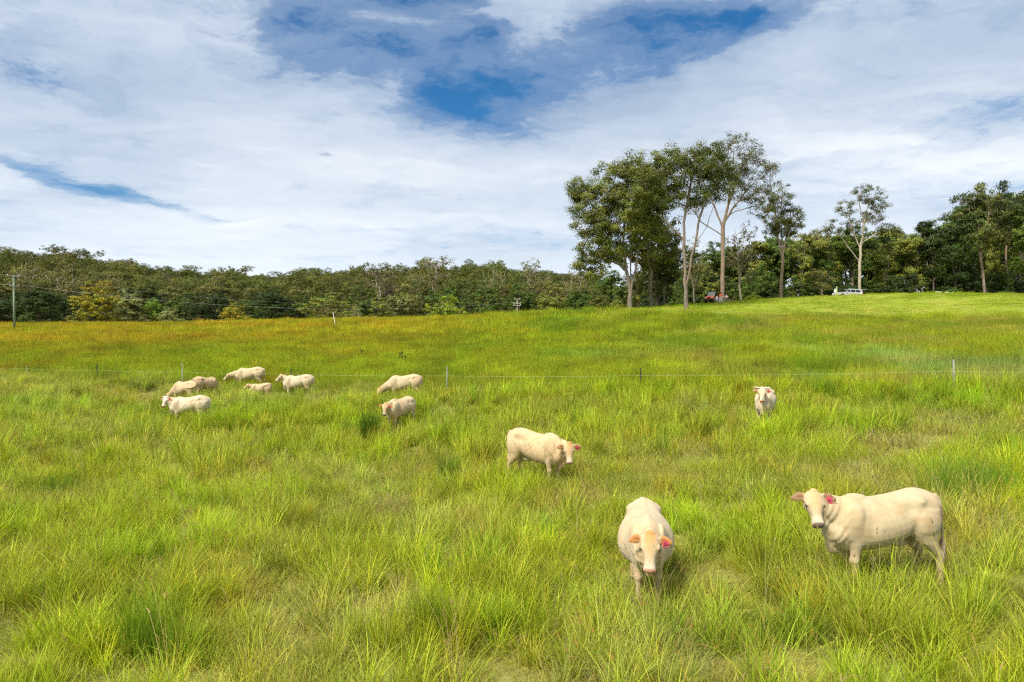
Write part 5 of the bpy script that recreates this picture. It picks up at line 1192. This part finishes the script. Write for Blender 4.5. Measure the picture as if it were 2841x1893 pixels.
HERD = [
 dict(px=2436, d=10.1, heading=186, label='cream cow standing side-on nearest on the right with head turned to the viewer', poll=(1.06, .06, 1.43), yaw=78, pitch=52, scale=.985, voxel=.0125, swing=(-.03, -.16, -.14, .02), tagside=1, stain=1.5, coat=(0.516, 0.423, 0.267), nose=GREYN, ear_col=(.33, .20, .11), poll_col=(.60, .38, .17), droop=.10, poll_amt=.75),
 dict(px=1790, d=10.5, heading=263, label='round bellied cream cow facing straight at the viewer with orange brown ears and poll', poll=(1.0, 0, 1.23), yaw=-9, pitch=60, scale=.93, hs_=1.24, voxel=.0125, swing=(.02, .05, 0, .03), belly=1.36, tagside=1, coat=(0.555, 0.447, 0.293), nose=(.55, .27, .20), ear_col=(.58, .25, .08), poll_col=(.56, .29, .09), droop=.22),
 dict(px=1492, d=17.8, heading=322, label='cream cow in mid paddock turned right with lowered head and pink ear tag', poll=(1.04, -.10, 1.17), yaw=-46, pitch=66, scale=1.0, voxel=.016, swing=(.02, -.05, .04, -.1), tagside=1, coat=(0.549, 0.423, 0.251), nose=(.40, .26, .22), ear_col=(.55, .30, .15), poll_col=(.60, .32, .11), droop=.12),
 dict(px=2122, d=24.7, heading=243, label='nearly white horned cow looking at the viewer below the wire on the right', poll=(1.0, .02, 1.50), yaw=8, pitch=58, scale=1.0, voxel=.018, swing=(0, .06, 0, 0), tagside=1, horns=1.0, coat=(0.595, 0.501, 0.353), nose=(.62, .30, .18), ear_col=(.58, .34, .20), poll_col=(.76, .58, .38), dirt=.3, droop=.2),
 dict(px=1110, d=29.2, heading=240, label='cream cow with head hanging and red ear tag beside the dark green tussock', poll=(1.04, .05, 1.22), yaw=14, pitch=66, scale=.98, voxel=.02, tagside=1, coat=(0.555, 0.436, 0.272), poll_col=(.60, .36, .15), nose=GREYN, swing=(0, .05, 0, 0)),
 dict(px=1120, d=36.5, heading=188, label='cream cow grazing side-on behind the cow with the hanging head', poll=(1.34, .10, .66), yaw=12, pitch=72, scale=1.0, voxel=.022, hs_=1.15, coat=(0.549, 0.436, 0.283), swing=(.05, -.05, -.15, -.02)),
 dict(px=525, d=32.5, heading=185, label='white cow standing side-on nearest of the left group with red ear tag', poll=(1.04, .06, 1.38), yaw=74, pitch=54, scale=1.0, voxel=.02, tagside=1, horns=.25, coat=(0.595, 0.514, 0.372), nose=(.50, .22, .16), poll_col=(.86, .78, .62), ear_col=(.42, .26, .14), dirt=.3),
 dict(px=512, d=41.5, heading=158, label='cream cow grazing with tail swung over its flank behind the white side-on cow', poll=(1.34, .0, .62), yaw=0, pitch=74, scale=1.0, voxel=.022, hs_=1.15, coat=(0.542, 0.423, 0.257), tail=[(-.88, 0, 1.36), (-.97, .03, 1.24), (-.93, .20, 1.08), (-.70, .34, 1.02), (-.42, .40, 1.04), (-.28, .40, .92)], swing=(.1, 0, -.12, .1)),
 dict(px=572, d=43.0, heading=62, label='tan tinged cow seen from behind with tail hanging in the left group', poll=(1.30, .0, .48), yaw=-10, pitch=72, scale=1.0, voxel=.022, hs_=1.15, coat=(0.516, 0.374, 0.212), tail=[(-.88, 0, 1.36), (-.98, 0, 1.26), (-1.0, .0, 1.0), (-.99, .02, .74), (-.98, .10, .62)], stain=.5),
 dict(px=692, d=46.0, heading=184, label='cream cow with lowered head half hidden in grass left of the black fence post', poll=(1.30, .06, 1.02), yaw=10, pitch=42, scale=1.04, voxel=.022, hs_=1.15, coat=(0.555, 0.447, 0.288)),
 dict(px=722, d=42.0, heading=192, label='smaller cream calf in long grass in front of the half hidden cow', poll=(.96, .08, 1.38), yaw=18, pitch=40, scale=.74, voxel=.022, hs_=1.15, coat=(0.542, 0.429, 0.272), tail=[(-.88, 0, 1.36), (-.96, .04, 1.30), (-.86, .16, 1.33), (-.62, .24, 1.30), (-.40, .30, 1.22)]),
 dict(px=826, d=42.0, heading=182, label='pale speckled cow with head up in profile right of the calf', poll=(.98, .0, 1.44), yaw=8, pitch=38, scale=1.02, voxel=.022, hs_=1.15, coat=(0.562, 0.477, 0.333), dirt=.5),
]
for c in HERD:
    x, y = at_px(c['px'], c['d']); hd = R(c['heading'])
    if c['d'] < 26:
        for k in (-.5, 0, .5, 1.1): COW_SPOTS.append((x + math.cos(hd) * k, y + math.sin(hd) * k, .5))
    # the view onto legs and face stays open a little way in front of each animal
    if c['d'] < 26: COW_SPOTS.append((x * .95 + math.cos(hd) * .6, y * .95 + math.sin(hd) * .6, .6))
    cow('cow', py_hint=0, **c)
# ------------------------------------------------------------------ the grass itself
def clear_of(x, y, r2):
    k = np.ones(len(x), bool)
    for cx, cy, rr in COW_SPOTS: k &= (x - cx) ** 2 + (y - cy) ** 2 > (rr * r2) ** 2
    return k
layers = []
def paddock(d0, d1, dens, suf, s_lo, s_hi, st_d, zm=1.0):
    x, y = rand_field(d0, d1, dens); m = y < fence_y(x) + .6; x, y = x[m], y[m]
    q = .55 * fbm(x / 2.6, y / 3.4, 11, 4) + .45 * fbm(x / 1.5, y / 1.8, 131, 3) + rng.normal(0, .03, len(x))
    q = np.where(clear_of(x, y, .8), q, np.minimum(q, .50))
    for k, m in (('dry', q < .415), ('mix', (q >= .415) & (q < .54)), ('lime', q >= .54)):
        layers.append((k + suf, lay('p', k + suf, x[m], y[m], s_lo, s_hi, jitter=.12, tilt=.05, zmul=zm)))
    x, y = rand_field(d0, d1, st_d); m = y < fence_y(x) + 1; x, y = x[m], y[m]
    layers.append(('stalk', lay('k', 'stalk', x, y, .75, 1.1, colour=np.tile(STRAW * .75 + OLIVE * .25, (len(x), 1)))))
paddock(4.5, 20, 3.0, '', .8, 1.2, .6, 1.12)
paddock(20, 54, .95, 'f', .85, 1.2, .12, 1.55)
x, y = rand_field(7.2, 9.2, 4); m = (x > .8) & (x < 2.4); x, y = x[m], y[m]
layers.append(('orange', lay('o', 'orange', x, y, .8, 1.1, colour=np.tile(np.array((.24, .19, .06)), (len(x), 1)))))
sx, sy = [], []
for c in HERD:                                  # flowering stems stand in front of and among the animals
    x0, y0 = at_px(c['px'], c['d']); hd = R(c['heading'])
    for _ in range(9 if c['d'] < 20 else 6):
        k = rng.uniform(-.9, .9); f = 1 - rng.uniform(.5, 1.1) / y0
        sx.append((x0 + math.cos(hd) * k) * f); sy.append((y0 + math.sin(hd) * k) * f)
sx, sy = np.array(sx), np.array(sy)
layers.append(('stalk', lay('k', 'stalk', sx, sy, .75, 1.05, colour=np.tile(STRAW * .5 + OLIVE * .35, (len(sx), 1)))))
emit('grass', layers, 'tangled green and straw pasture grass in the grazed paddock')
layers = []
x, y = rand_field(26, 84, 1.15); m = (y > fence_y(x) + .5) & ~is_mown(x, y); x, y = x[m], y[m]
layers.append(('tall', lay('m', 'tall', x, y, .75, 1.25, tilt=.08, jitter=.24)))
x, y = rand_field(80, 172, .30); m = (~is_mown(x, y)) & (y < 172); x, y = x[m], y[m]
layers.append(('far', lay('f', 'far', x, y, .75, 1.25, tilt=.05, jitter=.22)))
emit('meadow_grass', layers, 'tall ungrazed meadow grass beyond the wire fence turning gold towards the trees')
x, y = rand_field(60, 140, .32); m = is_mown(x, y); x, y = x[m], y[m]
emit('lawn_grass', [('lawn', lay('l', 'lawn', x, y, .8, 1.2, tilt=.03))], 'short mown grass on the rise below the gums')
